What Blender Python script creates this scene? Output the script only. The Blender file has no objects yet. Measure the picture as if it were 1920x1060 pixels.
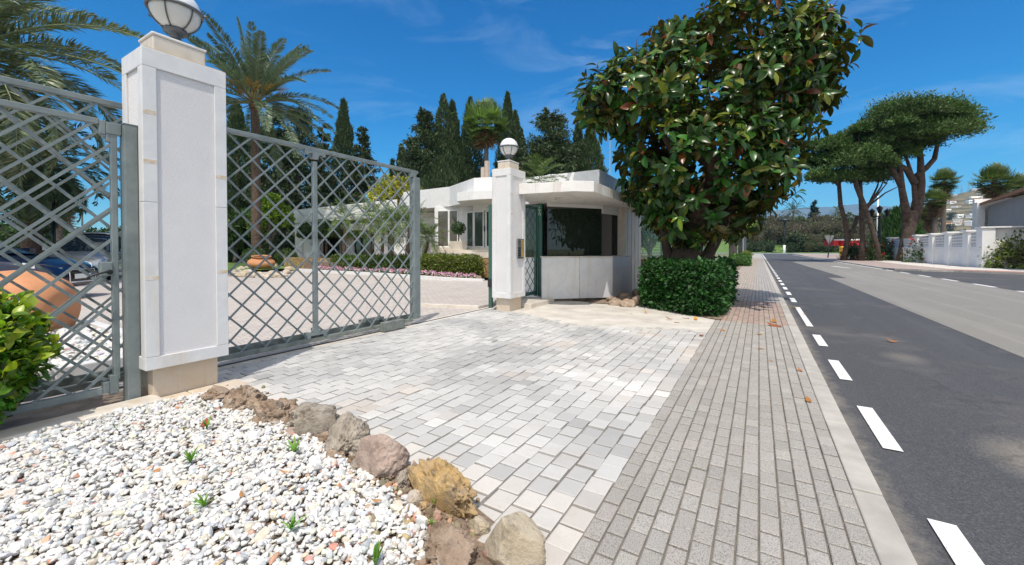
import bpy, math, random
import numpy as np
from mathutils import Vector, Matrix, noise as mnoise
rng = np.random.default_rng(7)
random.seed(7)
S = bpy.context.scene
COL = S.collection
PI = math.pi
rad = math.radians

# ------------------------------------------------------------------ camera frame (measured from the photograph)
FPX, CW, CH, HY = 763.0, 1920.0, 1060.0, 468.0
YAW, PITCH, EYE = rad(31.25), rad(-0.87), 1.25
F0 = np.array([-math.sin(YAW), math.cos(YAW), 0.0])
RX = np.array([math.cos(YAW), math.sin(YAW), 0.0])
FW = F0 * math.cos(PITCH) + np.array([0, 0, math.sin(PITCH)])
UP = np.array([0, 0, math.cos(PITCH)]) - F0 * math.sin(PITCH)
CY = HY + FPX * math.tan(-PITCH)
CAMP = np.array([0, 0, EYE])

def ray(px, py):
    return FW + RX * (px - CW / 2) / FPX - UP * (py - CY) / FPX
def G(px, py, z=0.0):                       # site point on a level at height z
    d = ray(px, py); return CAMP + d * ((z - EYE) / d[2])
def at(px, py, D):                          # site point at a distance D
    d = ray(px, py); return CAMP + d * (D / d.dot(F0))
def lw(px, D):                              # plan point (x, y) at bearing px and distance D
    p = at(px, HY, D); return (p[0], p[1])
def W(l, D):
    p = RX * l + F0 * D; return (p[0], p[1])

# ------------------------------------------------------------------ mesh builder
class MB:
    def __init__(s): s.V, s.F, s.C, s.S, s.M, s.n = [], [], [], [], [], 0
    def add(s, V, F, col=None, smooth=False, mi=0):
        V = np.asarray(V, float).reshape(-1, 3)
        if not isinstance(F, list): F = [F]
        for f in F:
            f = np.asarray(f, int)
            if f.size == 0: continue
            if f.ndim == 1: f = f[None, :]
            s.F.append(f + s.n)
            m = len(f)
            if col is None: c = np.ones((m, 3))
            else:
                c = np.asarray(col, float)
                if c.ndim == 1: c = np.repeat(c[None, :], m, 0)
            s.C.append(c); s.S.append(np.full(m, smooth)); s.M.append(np.full(m, mi))
        s.V.append(V); s.n += len(V)
        return s
    def box(s, x0, x1, y0, y1, z0, z1, col=None, mi=0):
        V = [(x0,y0,z0),(x1,y0,z0),(x1,y1,z0),(x0,y1,z0),(x0,y0,z1),(x1,y0,z1),(x1,y1,z1),(x0,y1,z1)]
        return s.add(V, [(0,3,2,1),(4,5,6,7),(0,1,5,4),(1,2,6,5),(2,3,7,6),(3,0,4,7)], col, False, mi) if False else \
            s.add(V, np.array([(0,3,2,1),(4,5,6,7),(0,1,5,4),(1,2,6,5),(2,3,7,6),(3,0,4,7)]), col, False, mi)
    def bar(s, a, b, w, h, up=(0,0,1), col=None, mi=0, w2=None, h2=None):
        a, b = np.array(a, float), np.array(b, float)
        d = b - a; L = np.linalg.norm(d); d = d / L
        u = np.array(up, float); sd = np.cross(d, u)
        if np.linalg.norm(sd) < 1e-6: sd = np.cross(d, (1, 0, 0))
        sd /= np.linalg.norm(sd); u = np.cross(sd, d)
        w2 = w if w2 is None else w2; h2 = h if h2 is None else h2
        V = []
        for p, ww, hh in ((a, w, h), (b, w2, h2)):
            for i, j in ((-1,-1),(1,-1),(1,1),(-1,1)):
                V.append(p + sd * i * ww / 2 + u * j * hh / 2)
        return s.add(V, np.array([(0,1,2,3),(7,6,5,4),(0,4,5,1),(1,5,6,2),(2,6,7,3),(3,7,4,0)]), col, False, mi)
    def slab(s, A, B, z0, z1, t=0.2, col=None, mi=0):   # upright slab from plan point A to B, thickness t to the left of A->B
        A, B = np.array(A[:2], float), np.array(B[:2], float)
        d = (B - A) / np.linalg.norm(B - A); n = np.array([-d[1], d[0]]) * t
        P = [A, B, B + n, A + n]
        if t < 0: P = [P[3], P[2], P[1], P[0]]
        return s.prism(P, z0, z1, col, mi)
    def prism(s, P, z0, z1, col=None, mi=0):
        P = np.array([p[:2] for p in P], float); n = len(P)
        a = 0.5 * np.sum(P[:,0] * np.roll(P[:,1], -1) - np.roll(P[:,0], -1) * P[:,1])
        if a < 0: P = P[::-1]
        V = np.vstack([np.c_[P, np.full(n, z0)], np.c_[P, np.full(n, z1)]])
        i = np.arange(n); j = (i + 1) % n
        return s.add(V, [np.c_[i, j, j + n, i + n], i[::-1][None, :], (i + n)[None, :]], col, False, mi)
    def sheet(s, P, z, col=None, mi=0):
        P = np.array([p[:2] for p in P], float); n = len(P)
        a = 0.5 * np.sum(P[:,0] * np.roll(P[:,1], -1) - np.roll(P[:,0], -1) * P[:,1])
        if a < 0: P = P[::-1]
        return s.add(np.c_[P, np.full(n, z)], np.arange(n)[None, :], col, False, mi)
    def tube(s, pts, r, n=8, col=None, mi=0, cap=True, smooth=True):
        pts = np.array(pts, float); m = len(pts)
        r = np.full(m, r) if np.isscalar(r) else np.array(r, float)
        T = np.gradient(pts, axis=0); T /= np.linalg.norm(T, axis=1)[:, None] + 1e-9
        ref = np.array([0.0, 0, 1]) if abs(T[0][2]) < 0.9 else np.array([1.0, 0, 0])
        V = []; u = np.cross(T[0], ref); u /= np.linalg.norm(u)
        an = np.arange(n) * 2 * PI / n
        for k in range(m):
            u = u - T[k] * u.dot(T[k]); u /= np.linalg.norm(u); v = np.cross(T[k], u)
            V.append(pts[k] + r[k] * (np.cos(an)[:, None] * u + np.sin(an)[:, None] * v))
        V = np.vstack(V); i = np.arange(n); j = (i + 1) % n
        Q = np.vstack([np.c_[k*n + i, k*n + j, (k+1)*n + j, (k+1)*n + i] for k in range(m - 1)])
        F = [Q]
        s.add(V, F, col, smooth, mi)
        if cap:
            s.F.append((i[::-1] + s.n - len(V))[None, :]); s.F.append((i + (m-1)*n + s.n - len(V))[None, :])
            c = np.ones((1,3)) if col is None else np.atleast_2d(np.asarray(col, float))[:1]
            for _ in (0, 1): s.C.append(c); s.S.append(np.array([False])); s.M.append(np.array([mi]))
        return s
    def lathe(s, prof, c=(0,0,0), n=24, col=None, mi=0, a0=0, a1=2*PI):
        prof = np.array(prof, float); m = len(prof); full = abs(a1 - a0 - 2*PI) < 1e-6
        k = n if full else n + 1
        an = a0 + (a1 - a0) * np.arange(k) / n
        V = np.vstack([np.c_[p[0]*np.cos(an), p[0]*np.sin(an), np.full(k, p[1])] for p in prof]) + np.array(c, float)
        i = np.arange(n); j = (i + 1) % k
        Q = np.vstack([np.c_[q*k + i, q*k + j, (q+1)*k + j, (q+1)*k + i] for q in range(m - 1)])
        return s.add(V, Q, col, True, mi)
    def build(s, name, mat=None, parent=None, loc=None):
        me = bpy.data.meshes.new(name)
        V = np.vstack(s.V); L = np.concatenate([f.ravel() for f in s.F])
        tot = np.concatenate([np.full(len(f), f.shape[1]) for f in s.F])
        st = np.concatenate([[0], np.cumsum(tot)[:-1]])
        me.vertices.add(len(V)); me.vertices.foreach_set('co', V.ravel().astype(np.float32))
        me.loops.add(len(L)); me.loops.foreach_set('vertex_index', L.astype(np.int32))
        me.polygons.add(len(tot)); me.polygons.foreach_set('loop_start', st.astype(np.int32))
        me.polygons.foreach_set('loop_total', tot.astype(np.int32))
        me.polygons.foreach_set('use_smooth', np.concatenate(s.S))
        me.polygons.foreach_set('material_index', np.concatenate(s.M).astype(np.int32))
        ca = me.color_attributes.new('Col', 'FLOAT_COLOR', 'CORNER')
        c = np.repeat(np.vstack(s.C), tot, 0); c = np.c_[c, np.ones(len(c))]
        ca.data.foreach_set('color', c.ravel().astype(np.float32))
        me.update(calc_edges=True); me.validate()
        for m in (mat if isinstance(mat, (list, tuple)) else [mat]):
            if m: me.materials.append(m)
        o = bpy.data.objects.new(name, me); COL.objects.link(o)
        if parent: o.parent = parent
        if loc is not None: o.location = loc
        return o

def bevel(o, w=0.006, seg=2):
    m = o.modifiers.new('b', 'BEVEL'); m.width = w; m.segments = seg; m.limit_method = 'ANGLE'; m.angle_limit = rad(40)
    return o
def tag(o, label=None, cat=None, group=None, kind=None):
    if label: o['label'] = label
    if cat: o['category'] = cat
    if group: o['group'] = group
    if kind: o['kind'] = kind
    return o
def thing(name, loc, label, cat, group=None, rz=0.0, sc=1.0):
    o = bpy.data.objects.new(name, None); COL.objects.link(o)
    o.empty_display_size = 0.2
    o.location = (loc[0], loc[1], loc[2] if len(loc) > 2 else 0); o.rotation_euler = (0, 0, rz)
    o.scale = (sc, sc, sc) if np.isscalar(sc) else sc
    return tag(o, label, cat, group)
def struct(o): o['kind'] = 'structure'; return o
def dup(o, loc=None, rz=None, sc=None, label=None, group=None):
    kids = [(c, list(c.children)) for c in o.children]
    n = o.copy(); COL.objects.link(n)
    if loc is not None: n.location = (loc[0], loc[1], loc[2] if len(loc) > 2 else 0)
    if rz is not None: n.rotation_euler = (0, 0, rz)
    if sc is not None: n.scale = (sc, sc, sc) if np.isscalar(sc) else sc
    if label: n['label'] = label
    if group: n['group'] = group
    for c, gs in kids:
        k = c.copy(); COL.objects.link(k); k.parent = n
        for g in gs:
            q = g.copy(); COL.objects.link(q); q.parent = k
    return n

# ------------------------------------------------------------------ materials
def nt(name):
    m = bpy.data.materials.new(name); m.use_nodes = True
    t = m.node_tree; b = t.nodes['Principled BSDF']
    return m, t, b
def N(t, typ, **kw):
    n = t.nodes.new(typ)
    for k, v in kw.items():
        if k in n.inputs: n.inputs[k].default_value = v
        else: setattr(n, k, v)
    return n
def mixc(t, a, b, fac, blend='MIX'):
    n = t.nodes.new('ShaderNodeMix'); n.data_type = 'RGBA'; n.blend_type = blend; n.clamp_result = False
    for i, v in ((6, a), (7, b), (0, fac)):
        if hasattr(v, 'links') or hasattr(v, 'is_linked'): t.links.new(v, n.inputs[i])
        elif i == 0: n.inputs[0].default_value = v
        else: n.inputs[i].default_value = (*v[:3], 1)
    return n.outputs[2]
def ramp(t, src, stops):
    n = t.nodes.new('ShaderNodeValToRGB'); e = n.color_ramp.elements
    while len(e) < len(stops): e.new(0.5)
    for i, (p, c) in enumerate(stops):
        e[i].position = p; e[i].color = (*c, 1) if not np.isscalar(c) else (c, c, c, 1)
    t.links.new(src, n.inputs[0]); return n.outputs[0]
def noise(t, scale, detail=4, rough=0.55, vec=None, dist=0.0):
    n = N(t, 'ShaderNodeTexNoise', Scale=scale, Detail=detail, Roughness=rough, Distortion=dist)
    if vec is not None: t.links.new(vec, n.inputs['Vector'])
    return n.outputs['Fac']
def objco(t): return N(t, 'ShaderNodeTexCoord').outputs['Object']
def worldco(t): return N(t, 'ShaderNodeNewGeometry').outputs['Position']
def colattr(t):
    return N(t, 'ShaderNodeAttribute', attribute_name='Col').outputs['Color']
def bumpn(t, b, h, strength=0.3, dist=0.01, prev=None):
    n = N(t, 'ShaderNodeBump', Strength=strength, Distance=dist)
    t.links.new(h, n.inputs['Height'])
    if prev is not None: t.links.new(prev, n.inputs['Normal'])
    t.links.new(n.outputs[0], b.inputs['Normal']); return n.outputs[0]

def simple(name, c, rough=0.6, metal=0.0, var=0.15, vs=3.0, bump=0.0, bs=40.0, bd=0.005, attr=True, world=False, spec=0.5, c2=None):
    m, t, b = nt(name)
    v = worldco(t) if world else objco(t)
    n1 = noise(t, vs, 5, 0.6, v)
    dark = tuple(x * (1 - var) for x in c); light = tuple(min(1, x * (1 + var)) for x in (c2 or c))
    col = ramp(t, n1, [(0.3, dark), (0.7, light)])
    if attr: col = mixc(t, col, colattr(t), 1.0, 'MULTIPLY')
    t.links.new(col, b.inputs['Base Color'])
    b.inputs['Roughness'].default_value = rough; b.inputs['Metallic'].default_value = metal
    b.inputs['Specular IOR Level'].default_value = spec
    if bump: bumpn(t, b, noise(t, bs, 5, 0.6, v), bump, bd)
    return m

def leafmat(name, rough=0.4, trans=0.25, back=None, spec=0.5, tcol=(1.2, 1.5, 0.5)):
    m, t, b = nt(name)
    c = colattr(t)
    front = c
    if back is not None:
        g = N(t, 'ShaderNodeNewGeometry').outputs['Backfacing']
        c = mixc(t, c, back, g)
    t.links.new(c, b.inputs['Base Color']); b.inputs['Roughness'].default_value = rough
    b.inputs['Specular IOR Level'].default_value = spec
    tr = t.nodes.new('ShaderNodeBsdfTranslucent')
    t.links.new(mixc(t, front, tcol, 1.0, 'MULTIPLY'), tr.inputs['Color'])
    mx = t.nodes.new('ShaderNodeMixShader'); mx.inputs[0].default_value = trans
    t.links.new(b.outputs[0], mx.inputs[1]); t.links.new(tr.outputs[0], mx.inputs[2])
    t.links.new(mx.outputs[0], t.nodes['Material Output'].inputs['Surface'])
    return m

def marble(name, base=(0.76, 0.76, 0.755), vein=(0.70, 0.705, 0.72), stain=(0.58, 0.47, 0.33), st=0.5):
    m, t, b = nt(name); v = objco(t)
    n1 = noise(t, 1.2, 6, 0.6, v, 1.0)
    c = ramp(t, n1, [(0.40, base), (0.50, vein), (0.56, base)])
    n2 = noise(t, 5, 5, 0.65, v)
    c = mixc(t, c, (0.64, 0.63, 0.61), ramp(t, n2, [(0.48, 0.0), (0.78, 0.5)]))
    mp = N(t, 'ShaderNodeMapping'); mp.inputs['Scale'].default_value = (6, 6, 0.5); t.links.new(v, mp.inputs[0])
    n3 = noise(t, 1.0, 5, 0.6, mp.outputs[0])
    c = mixc(t, c, stain, ramp(t, n3, [(0.54, 0.0), (0.78, st)]))
    c = mixc(t, c, colattr(t), 1.0, 'MULTIPLY')
    t.links.new(c, b.inputs['Base Color']); b.inputs['Roughness'].default_value = 0.42
    bumpn(t, b, noise(t, 60, 3, 0.5, v), 0.05, 0.004)
    return m

def stone(name, c1, c2, c3, rough=0.85, bs=14, bstr=0.9):
    m, t, b = nt(name); v = objco(t)
    n1 = noise(t, 3.2, 7, 0.62, v, 0.6); n2 = noise(t, 11, 8, 0.7, v)
    c = ramp(t, n1, [(0.32, c1), (0.52, c2), (0.7, c3)])
    c = mixc(t, c, tuple(x * 0.35 for x in c1), ramp(t, n2, [(0.30, 0.85), (0.48, 0.0)]))
    c = mixc(t, c, colattr(t), 1.0, 'MULTIPLY')
    t.links.new(c, b.inputs['Base Color']); b.inputs['Roughness'].default_value = rough
    vo = N(t, 'ShaderNodeTexVoronoi', Scale=bs * 0.8); t.links.new(v, vo.inputs['Vector'])
    p = bumpn(t, b, noise(t, bs, 9, 0.68, v), bstr, 0.03)
    bumpn(t, b, noise(t, bs * 7, 6, 0.7, v), 0.6, 0.006, p)
    return m

def blockmat(name, speck=(0.10, 0.09, 0.08), sp=0.55, scale=420, bump=0.25):
    m, t, b = nt(name); v = worldco(t)
    n = noise(t, scale, 2, 0.6, v)
    c = mixc(t, colattr(t), speck, ramp(t, n, [(0.36, sp), (0.52, 0.0)]))
    n2 = noise(t, 1.6, 6, 0.65, v); c = mixc(t, c, (0.34, 0.31, 0.27), ramp(t, n2, [(0.52, 0.0), (0.75, 0.35)]))
    n3 = noise(t, 22, 5, 0.7, v); c = mixc(t, c, (0.30, 0.29, 0.28), ramp(t, n3, [(0.55, 0.0), (0.8, 0.3)]))
    t.links.new(c, b.inputs['Base Color']); b.inputs['Roughness'].default_value = 0.85
    p = bumpn(t, b, n, bump, 0.002); bumpn(t, b, n3, 0.35, 0.004, p)
    return m

def asphalt(name, c, light=(0.2, 0.19, 0.18), worn=0.3, patch=False):
    m, t, b = nt(name); v = worldco(t)
    n = noise(t, 110, 3, 0.7, v); n2 = noise(t, 0.7, 7, 0.65, v); n3 = noise(t, 5, 6, 0.7, v)
    col = ramp(t, n, [(0.33, tuple(x * 0.55 for x in c)), (0.55, c), (0.72, tuple(x * 1.9 for x in c))])
    col = mixc(t, col, light, ramp(t, n2, [(0.52, 0.0), (0.72, worn)]))
    col = mixc(t, col, tuple(x * 0.6 for x in c), ramp(t, n3, [(0.5, 0.0), (0.8, 0.35)]))
    mp = N(t, 'ShaderNodeMapping'); mp.inputs['Scale'].default_value = (2.2, 0.06, 1); t.links.new(v, mp.inputs[0])
    n4 = noise(t, 1.0, 4, 0.6, mp.outputs[0])
    col = mixc(t, col, tuple(x * 1.5 for x in c), ramp(t, n4, [(0.5, 0.0), (0.75, 0.4)]))
    if patch:
        for cx_, cy_, rx_, ry_, sc_ in ((1.62, 3.75, .62, .75, 1.0), (1.75, 2.75, .5, .32, .7), (2.9, 3.9, .5, .25, .6), (1.5, 6.6, .35, .5, .4)):
            mpp = N(t, 'ShaderNodeMapping'); mpp.inputs['Location'].default_value = (-cx_ / rx_, -cy_ / ry_, 0); mpp.inputs['Scale'].default_value = (1 / rx_, 1 / ry_, 0); t.links.new(v, mpp.inputs[0])
            gr = N(t, 'ShaderNodeTexGradient', gradient_type='SPHERICAL'); t.links.new(mpp.outputs[0], gr.inputs[0])
            ml = N(t, 'ShaderNodeMath', operation='MULTIPLY'); t.links.new(gr.outputs['Fac'], ml.inputs[0]); t.links.new(noise(t, 55, 7, .85, v), ml.inputs[1])
            col = mixc(t, col, (.24, .215, .18), ramp(t, ml.outputs[0], [(.14, 0.0), (.42, sc_)]))
        sx = N(t, 'ShaderNodeSeparateXYZ'); t.links.new(v, sx.inputs[0]); mr = N(t, 'ShaderNodeMapRange'); t.links.new(sx.outputs[0], mr.inputs[0]); mr.inputs[1].default_value = .55; mr.inputs[2].default_value = .78; mr.inputs[3].default_value = 1.0; mr.inputs[4].default_value = 0.0
        ml = N(t, 'ShaderNodeMath', operation='MULTIPLY'); t.links.new(mr.outputs[0], ml.inputs[0]); t.links.new(noise(t, 9, 6, .7, v), ml.inputs[1])
        col = mixc(t, col, (.25, .225, .19), ramp(t, ml.outputs[0], [(.25, 0.0), (.6, .8)]))
        vc = N(t, 'ShaderNodeTexVoronoi', Scale=.42); vc.feature = 'DISTANCE_TO_EDGE'; wv = N(t, 'ShaderNodeVectorMath', operation='MULTIPLY_ADD'); nz = N(t, 'ShaderNodeTexNoise', Scale=2.5, Detail=5); t.links.new(v, nz.inputs['Vector'])
        t.links.new(nz.outputs['Color'], wv.inputs[0]); wv.inputs[1].default_value = (.9, .9, 0); t.links.new(v, wv.inputs[2]); t.links.new(wv.outputs[0], vc.inputs['Vector'])
        col = mixc(t, col, (.03, .03, .032), ramp(t, vc.outputs['Distance'], [(.003, .30), (.010, 0.0)]))
    t.links.new(col, b.inputs['Base Color']); b.inputs['Roughness'].default_value = 0.8
    bumpn(t, b, n, 0.5, 0.004)
    return m

M = {}
M['marble'] = marble('marble')
M['marble_cream'] = marble('marble_cream', (0.66, 0.61, 0.53), (0.58, 0.53, 0.46), (0.5, 0.3, 0.12), 0.6)
def ruststain():
    m, t, b = nt('rust_stain'); v = objco(t); n = noise(t, 16, 5, .7, v)
    t.links.new(ramp(t, n, [(.38, (.76, .75, .73)), (.62, (.62, .46, .27))]), b.inputs['Base Color']); b.inputs['Roughness'].default_value = .45; return m
M['ruststain'] = ruststain()
M['limestone'] = marble('limestone', (0.64, 0.53, 0.41), (0.58, 0.47, 0.35), (0.50, 0.27, 0.10), 0.8)
M['white'] = simple('white_render', (0.82, 0.82, 0.81), 0.6, var=0.05, vs=1.2, bump=0.1, bs=120, bd=0.002)
M['whitewall'] = marble('white_cladding', (0.83, 0.83, 0.82), (0.79, 0.79, 0.80), (0.6, 0.52, 0.4), 0.3)
M['roofedge'] = marble('stained_fascia', (0.82, 0.80, 0.77), (0.77, 0.75, 0.71), (0.32, 0.2, 0.1), 0.75)
def stucco():
    m, t, b = nt('stucco'); v = objco(t)
    n = noise(t, 130, 2, 0.5, v); n2 = noise(t, 2.0, 5, 0.6, v)
    t.links.new(mixc(t, ramp(t, n2, [(0.3, (0.69, 0.68, 0.695)), (0.7, (0.76, 0.75, 0.755))]), (0.5, 0.49, 0.49), ramp(t, n, [(0.3, 0.35), (0.42, 0)])), b.inputs['Base Color'])
    b.inputs['Roughness'].default_value = 0.8; bumpn(t, b, n, 0.75, 0.006); return m
M['stucco'] = stucco()
M['steel'] = simple('grey_paint', (0.175, 0.212, 0.217), 0.42, var=0.14, vs=6, bump=0.1, bs=90, bd=0.002, c2=(0.205, 0.24, 0.243))
M['steel_dirty'] = simple('grey_paint_dirty', (0.19, 0.21, 0.19), 0.55, var=0.35, vs=9, bump=0.2, bs=60)
M['greenpaint'] = simple('green_paint', (0.045, 0.12, 0.095), 0.4, var=0.12)
M['lampgrey'] = simple('lamp_metal', (0.14, 0.15, 0.16), 0.4, metal=0.4, var=0.15)
M['darkmetal'] = simple('dark_metal', (0.02, 0.024, 0.024), 0.4, var=0.2)
def opal():
    m, t, b = nt('opal_glass'); b.inputs['Base Color'].default_value = (0.72, 0.72, 0.70, 1); b.inputs['Roughness'].default_value = 0.12
    b.inputs['Subsurface Weight'].default_value = 0.3; b.inputs['Subsurface Radius'].default_value = (0.1, 0.1, 0.1); return m
M['opal'] = opal()
M['dome'] = simple('white_enamel', (0.76, 0.78, 0.80), 0.22, var=0.04)
M['soffit_plaster'] = simple('soffit_paint', (0.74, 0.72, 0.70), 0.7, var=0.05)  # one even off-white for the lintel and rear walls
def glassmat(name, c=(0.012, 0.016, 0.016), rough=0.02, spec=0.8):
    m, t, b = nt(name); b.inputs['Base Color'].default_value = (*c, 1); b.inputs['Roughness'].default_value = rough
    b.inputs['Specular IOR Level'].default_value = spec; return m
M['darkglass'] = glassmat('dark_window_glass', (.020, .028, .020), .02, .8)
M['greyglass'] = glassmat('blind_window_glass', (0.11, 0.105, 0.09), 0.05)
M['greenglass'] = glassmat('green_window_glass', (0.05, 0.075, 0.065), 0.03)
M['carglass'] = glassmat('car_glass', (0.015, 0.03, 0.045), 0.02)
M['block'] = blockmat('paving_block', sp=0.75, scale=210)
M['cobble'] = blockmat('cobble_block', (0.42, 0.41, 0.40), 0.25, 90, 0.3)
M['mortar'] = simple('joint_sand', (0.17, 0.15, 0.125), 0.95, var=0.35, vs=8, bump=0.4, bs=200, world=True)
M['concrete'] = simple('cream_concrete', (0.50, 0.465, 0.42), 0.85, var=0.13, vs=2.2, bump=0.25, bs=130, bd=0.003, world=True, c2=(0.56, 0.53, 0.485))
M['kerb'] = simple('kerb_concrete', (0.42, 0.40, 0.365), 0.85, var=0.2, vs=3, bump=0.3, bs=150, bd=0.003, world=True)
M['asphalt'] = asphalt('asphalt', (0.070, 0.071, 0.077), (0.18, 0.165, 0.145), 0.6, True)
M['asphalt_light'] = asphalt('old_asphalt', (0.235, 0.225, 0.205), (0.29, 0.28, 0.26), 0.4)
def paintmat():
    m, t, b = nt('road_paint'); v = worldco(t); n = noise(t, 90, 5, 0.75, v)
    t.links.new(ramp(t, n, [(0.33, (0.22, 0.22, 0.22)), (0.45, (0.76, 0.76, 0.75))]), b.inputs['Base Color'])
    b.inputs['Roughness'].default_value = 0.7; bumpn(t, b, n, 0.3, 0.003); return m
M['paint'] = paintmat()
M['redpaint'] = simple('red_paving', (0.42, 0.13, 0.09), 0.85, var=0.2, vs=5, world=True)
M['pinkpave'] = simple('pink_paving', (0.36, 0.29, 0.26), 0.9, var=0.2, vs=5, bump=0.3, bs=60, world=True)
M['soil'] = simple('soil', (0.27, 0.20, 0.145), 0.95, var=0.5, vs=16, bump=0.9, bs=50, bd=0.03, world=True)
M['earth'] = simple('earth', (0.20, 0.18, 0.12), 0.95, var=0.4, vs=0.15, bump=0.5, bs=2, bd=0.1, world=True, c2=(0.14, 0.17, 0.07))
M['grass'] = simple('grass', (0.085, 0.16, 0.03), 0.9, var=0.35, vs=0.8, bump=0.9, bs=45, bd=0.03, world=True, c2=(0.12, 0.2, 0.04))
M['pebble'] = simple('pebble', (0.72, 0.71, 0.69), 0.6, var=0.12, vs=30, bump=0.2, bs=120, bd=0.003)
M['rock_brown'] = stone('rock_brown', (0.25, 0.16, 0.10), (0.42, 0.32, 0.24), (0.62, 0.56, 0.49), bs=22, bstr=1.0)
M['rock_grey'] = stone('rock_grey', (0.24, 0.20, 0.16), (0.40, 0.35, 0.29), (0.56, 0.51, 0.44))
M['rock_pink'] = stone('rock_pink', (0.34, 0.25, 0.21), (0.48, 0.37, 0.31), (0.55, 0.46, 0.41), bs=20)
M['rock_ochre'] = stone('rock_ochre', (0.33, 0.26, 0.19), (0.54, 0.36, 0.15), (0.60, 0.49, 0.33))
M['rock_sand'] = stone('rock_sand', (0.40, 0.32, 0.22), (0.50, 0.43, 0.32), (0.55, 0.50, 0.41), bs=16, bstr=0.6)
M['rock_pale'] = stone('rock_pale', (0.42, 0.34, 0.26), (0.55, 0.49, 0.42), (0.64, 0.6, 0.54))
M['terracotta'] = simple('terracotta', (0.52, 0.235, 0.11), 0.75, var=0.14, vs=4, bump=0.15, bs=60, bd=0.004)
M['bark'] = simple('bark', (0.16, 0.115, 0.08), 0.9, var=0.5, vs=7, bump=1.0, bs=16, bd=0.05)
M['bark_pine'] = simple('bark_pine', (0.085, 0.058, 0.045), 0.9, var=0.5, vs=3.0, bump=1.0, bs=6, bd=0.12)
M['bark_grey'] = simple('bark_grey', (0.14, 0.12, 0.10), 0.9, var=0.4, vs=9, bump=0.8, bs=25, bd=0.03)
M['palmtrunk'] = simple('palm_trunk', (0.12, 0.082, 0.06), 0.95, var=0.5, vs=9, bump=1.0, bs=14, bd=0.06)
M['leaf'] = leafmat('leaf', 0.5, 0.22)
M['leaf_gloss'] = leafmat('leaf_gloss', 0.30, 0.14, back=(0.12, 0.10, 0.025), spec=0.34)
M['leaf_dry'] = leafmat('leaf_dry', 0.8, 0.15, tcol=(1.2, 1.0, 0.7))
M['palm_leaf'] = leafmat('palm_leaf', 0.42, 0.10, tcol=(1.0, 1.25, .7))
M['needle'] = leafmat('needle', 0.65, 0.10)
M['petal'] = leafmat('petal', 0.6, 0.3, tcol=(1, 1, 1))
M['carpaint'] = simple('blue_car_paint', (0.004, 0.010, 0.035), 0.12, var=0.03, spec=0.8)
M['carsilver'] = simple('silver_paint', (0.5, 0.52, 0.54), 0.2, metal=0.6, var=0.03)
M['tyre'] = simple('tyre', (0.015, 0.015, 0.016), 0.8, var=0.2)
M['chrome'] = simple('chrome', (0.7, 0.7, 0.72), 0.12, metal=1.0, var=0.02)
M['blackplastic'] = simple('black_plastic', (0.012, 0.012, 0.014), 0.35, var=0.1)
M['lens'] = glassmat('lamp_lens', (0.5, 0.52, 0.55), 0.05)
M['redlens'] = glassmat('red_lens', (0.4, 0.01, 0.01), 0.1)
M['yellow'] = simple('yellow_plastic', (0.65, 0.36, 0.02), 0.5, var=0.1)
M['red'] = simple('red_fabric', (0.55, 0.02, 0.02), 0.6, var=0.15)
M['signgreen'] = simple('sign_green', (0.01, 0.16, 0.08), 0.4, var=0.03)
M['signwhite'] = simple('sign_white', (0.75, 0.78, 0.75), 0.5, var=0.02)
M['signback'] = simple('sign_back', (0.25, 0.26, 0.27), 0.5, metal=0.3, var=0.1)
M['rooftile'] = simple('roof_tile', (0.34, 0.16, 0.085), 0.85, var=0.25, vs=6)
M['greywall'] = simple('grey_render', (0.36, 0.345, 0.33), 0.85, var=0.06, vs=1.0, bump=0.1, bs=80)
M['wood'] = simple('old_wood', (0.10, 0.075, 0.06), 0.8, var=0.4, vs=5)
M['bluewood'] = simple('pale_blue_board', (0.42, 0.46, 0.52), 0.7, var=0.15, vs=4)
M['steelplate'] = simple('steel_plate', (0.35, 0.37, 0.4), 0.25, metal=0.8, var=0.1)
def rubble():
    m, t, b = nt('rubble_wall'); v = worldco(t)
    vo = N(t, 'ShaderNodeTexVoronoi', Scale=4.2); t.links.new(v, vo.inputs['Vector'])
    vd = N(t, 'ShaderNodeTexVoronoi', Scale=4.2); vd.feature = 'DISTANCE_TO_EDGE'; t.links.new(v, vd.inputs['Vector'])
    sep = N(t, 'ShaderNodeSeparateColor'); t.links.new(vo.outputs['Color'], sep.inputs[0])
    c = ramp(t, sep.outputs[0], [(0.0, (0.28, 0.17, 0.07)), (0.5, (0.42, 0.28, 0.12)), (1.0, (0.5, 0.38, 0.2))])
    c = mixc(t, c, (0.22, 0.15, 0.09), ramp(t, vd.outputs['Distance'], [(0.015, .8), (0.05, 0.0)]))
    c = mixc(t, c, (0.2, 0.14, 0.08), ramp(t, noise(t, 14, 5, 0.7, v), [(0.5, 0), (0.75, 0.6)]))
    t.links.new(c, b.inputs['Base Color']); b.inputs['Roughness'].default_value = 0.9
    p = bumpn(t, b, ramp(t, vd.outputs['Distance'], [(0.0, 0.0), (0.12, 1.0)]), 0.9, 0.05)
    bumpn(t, b, noise(t, 30, 5, 0.7, v), 0.5, 0.02, p); return m
M['rubble'] = rubble()
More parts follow.
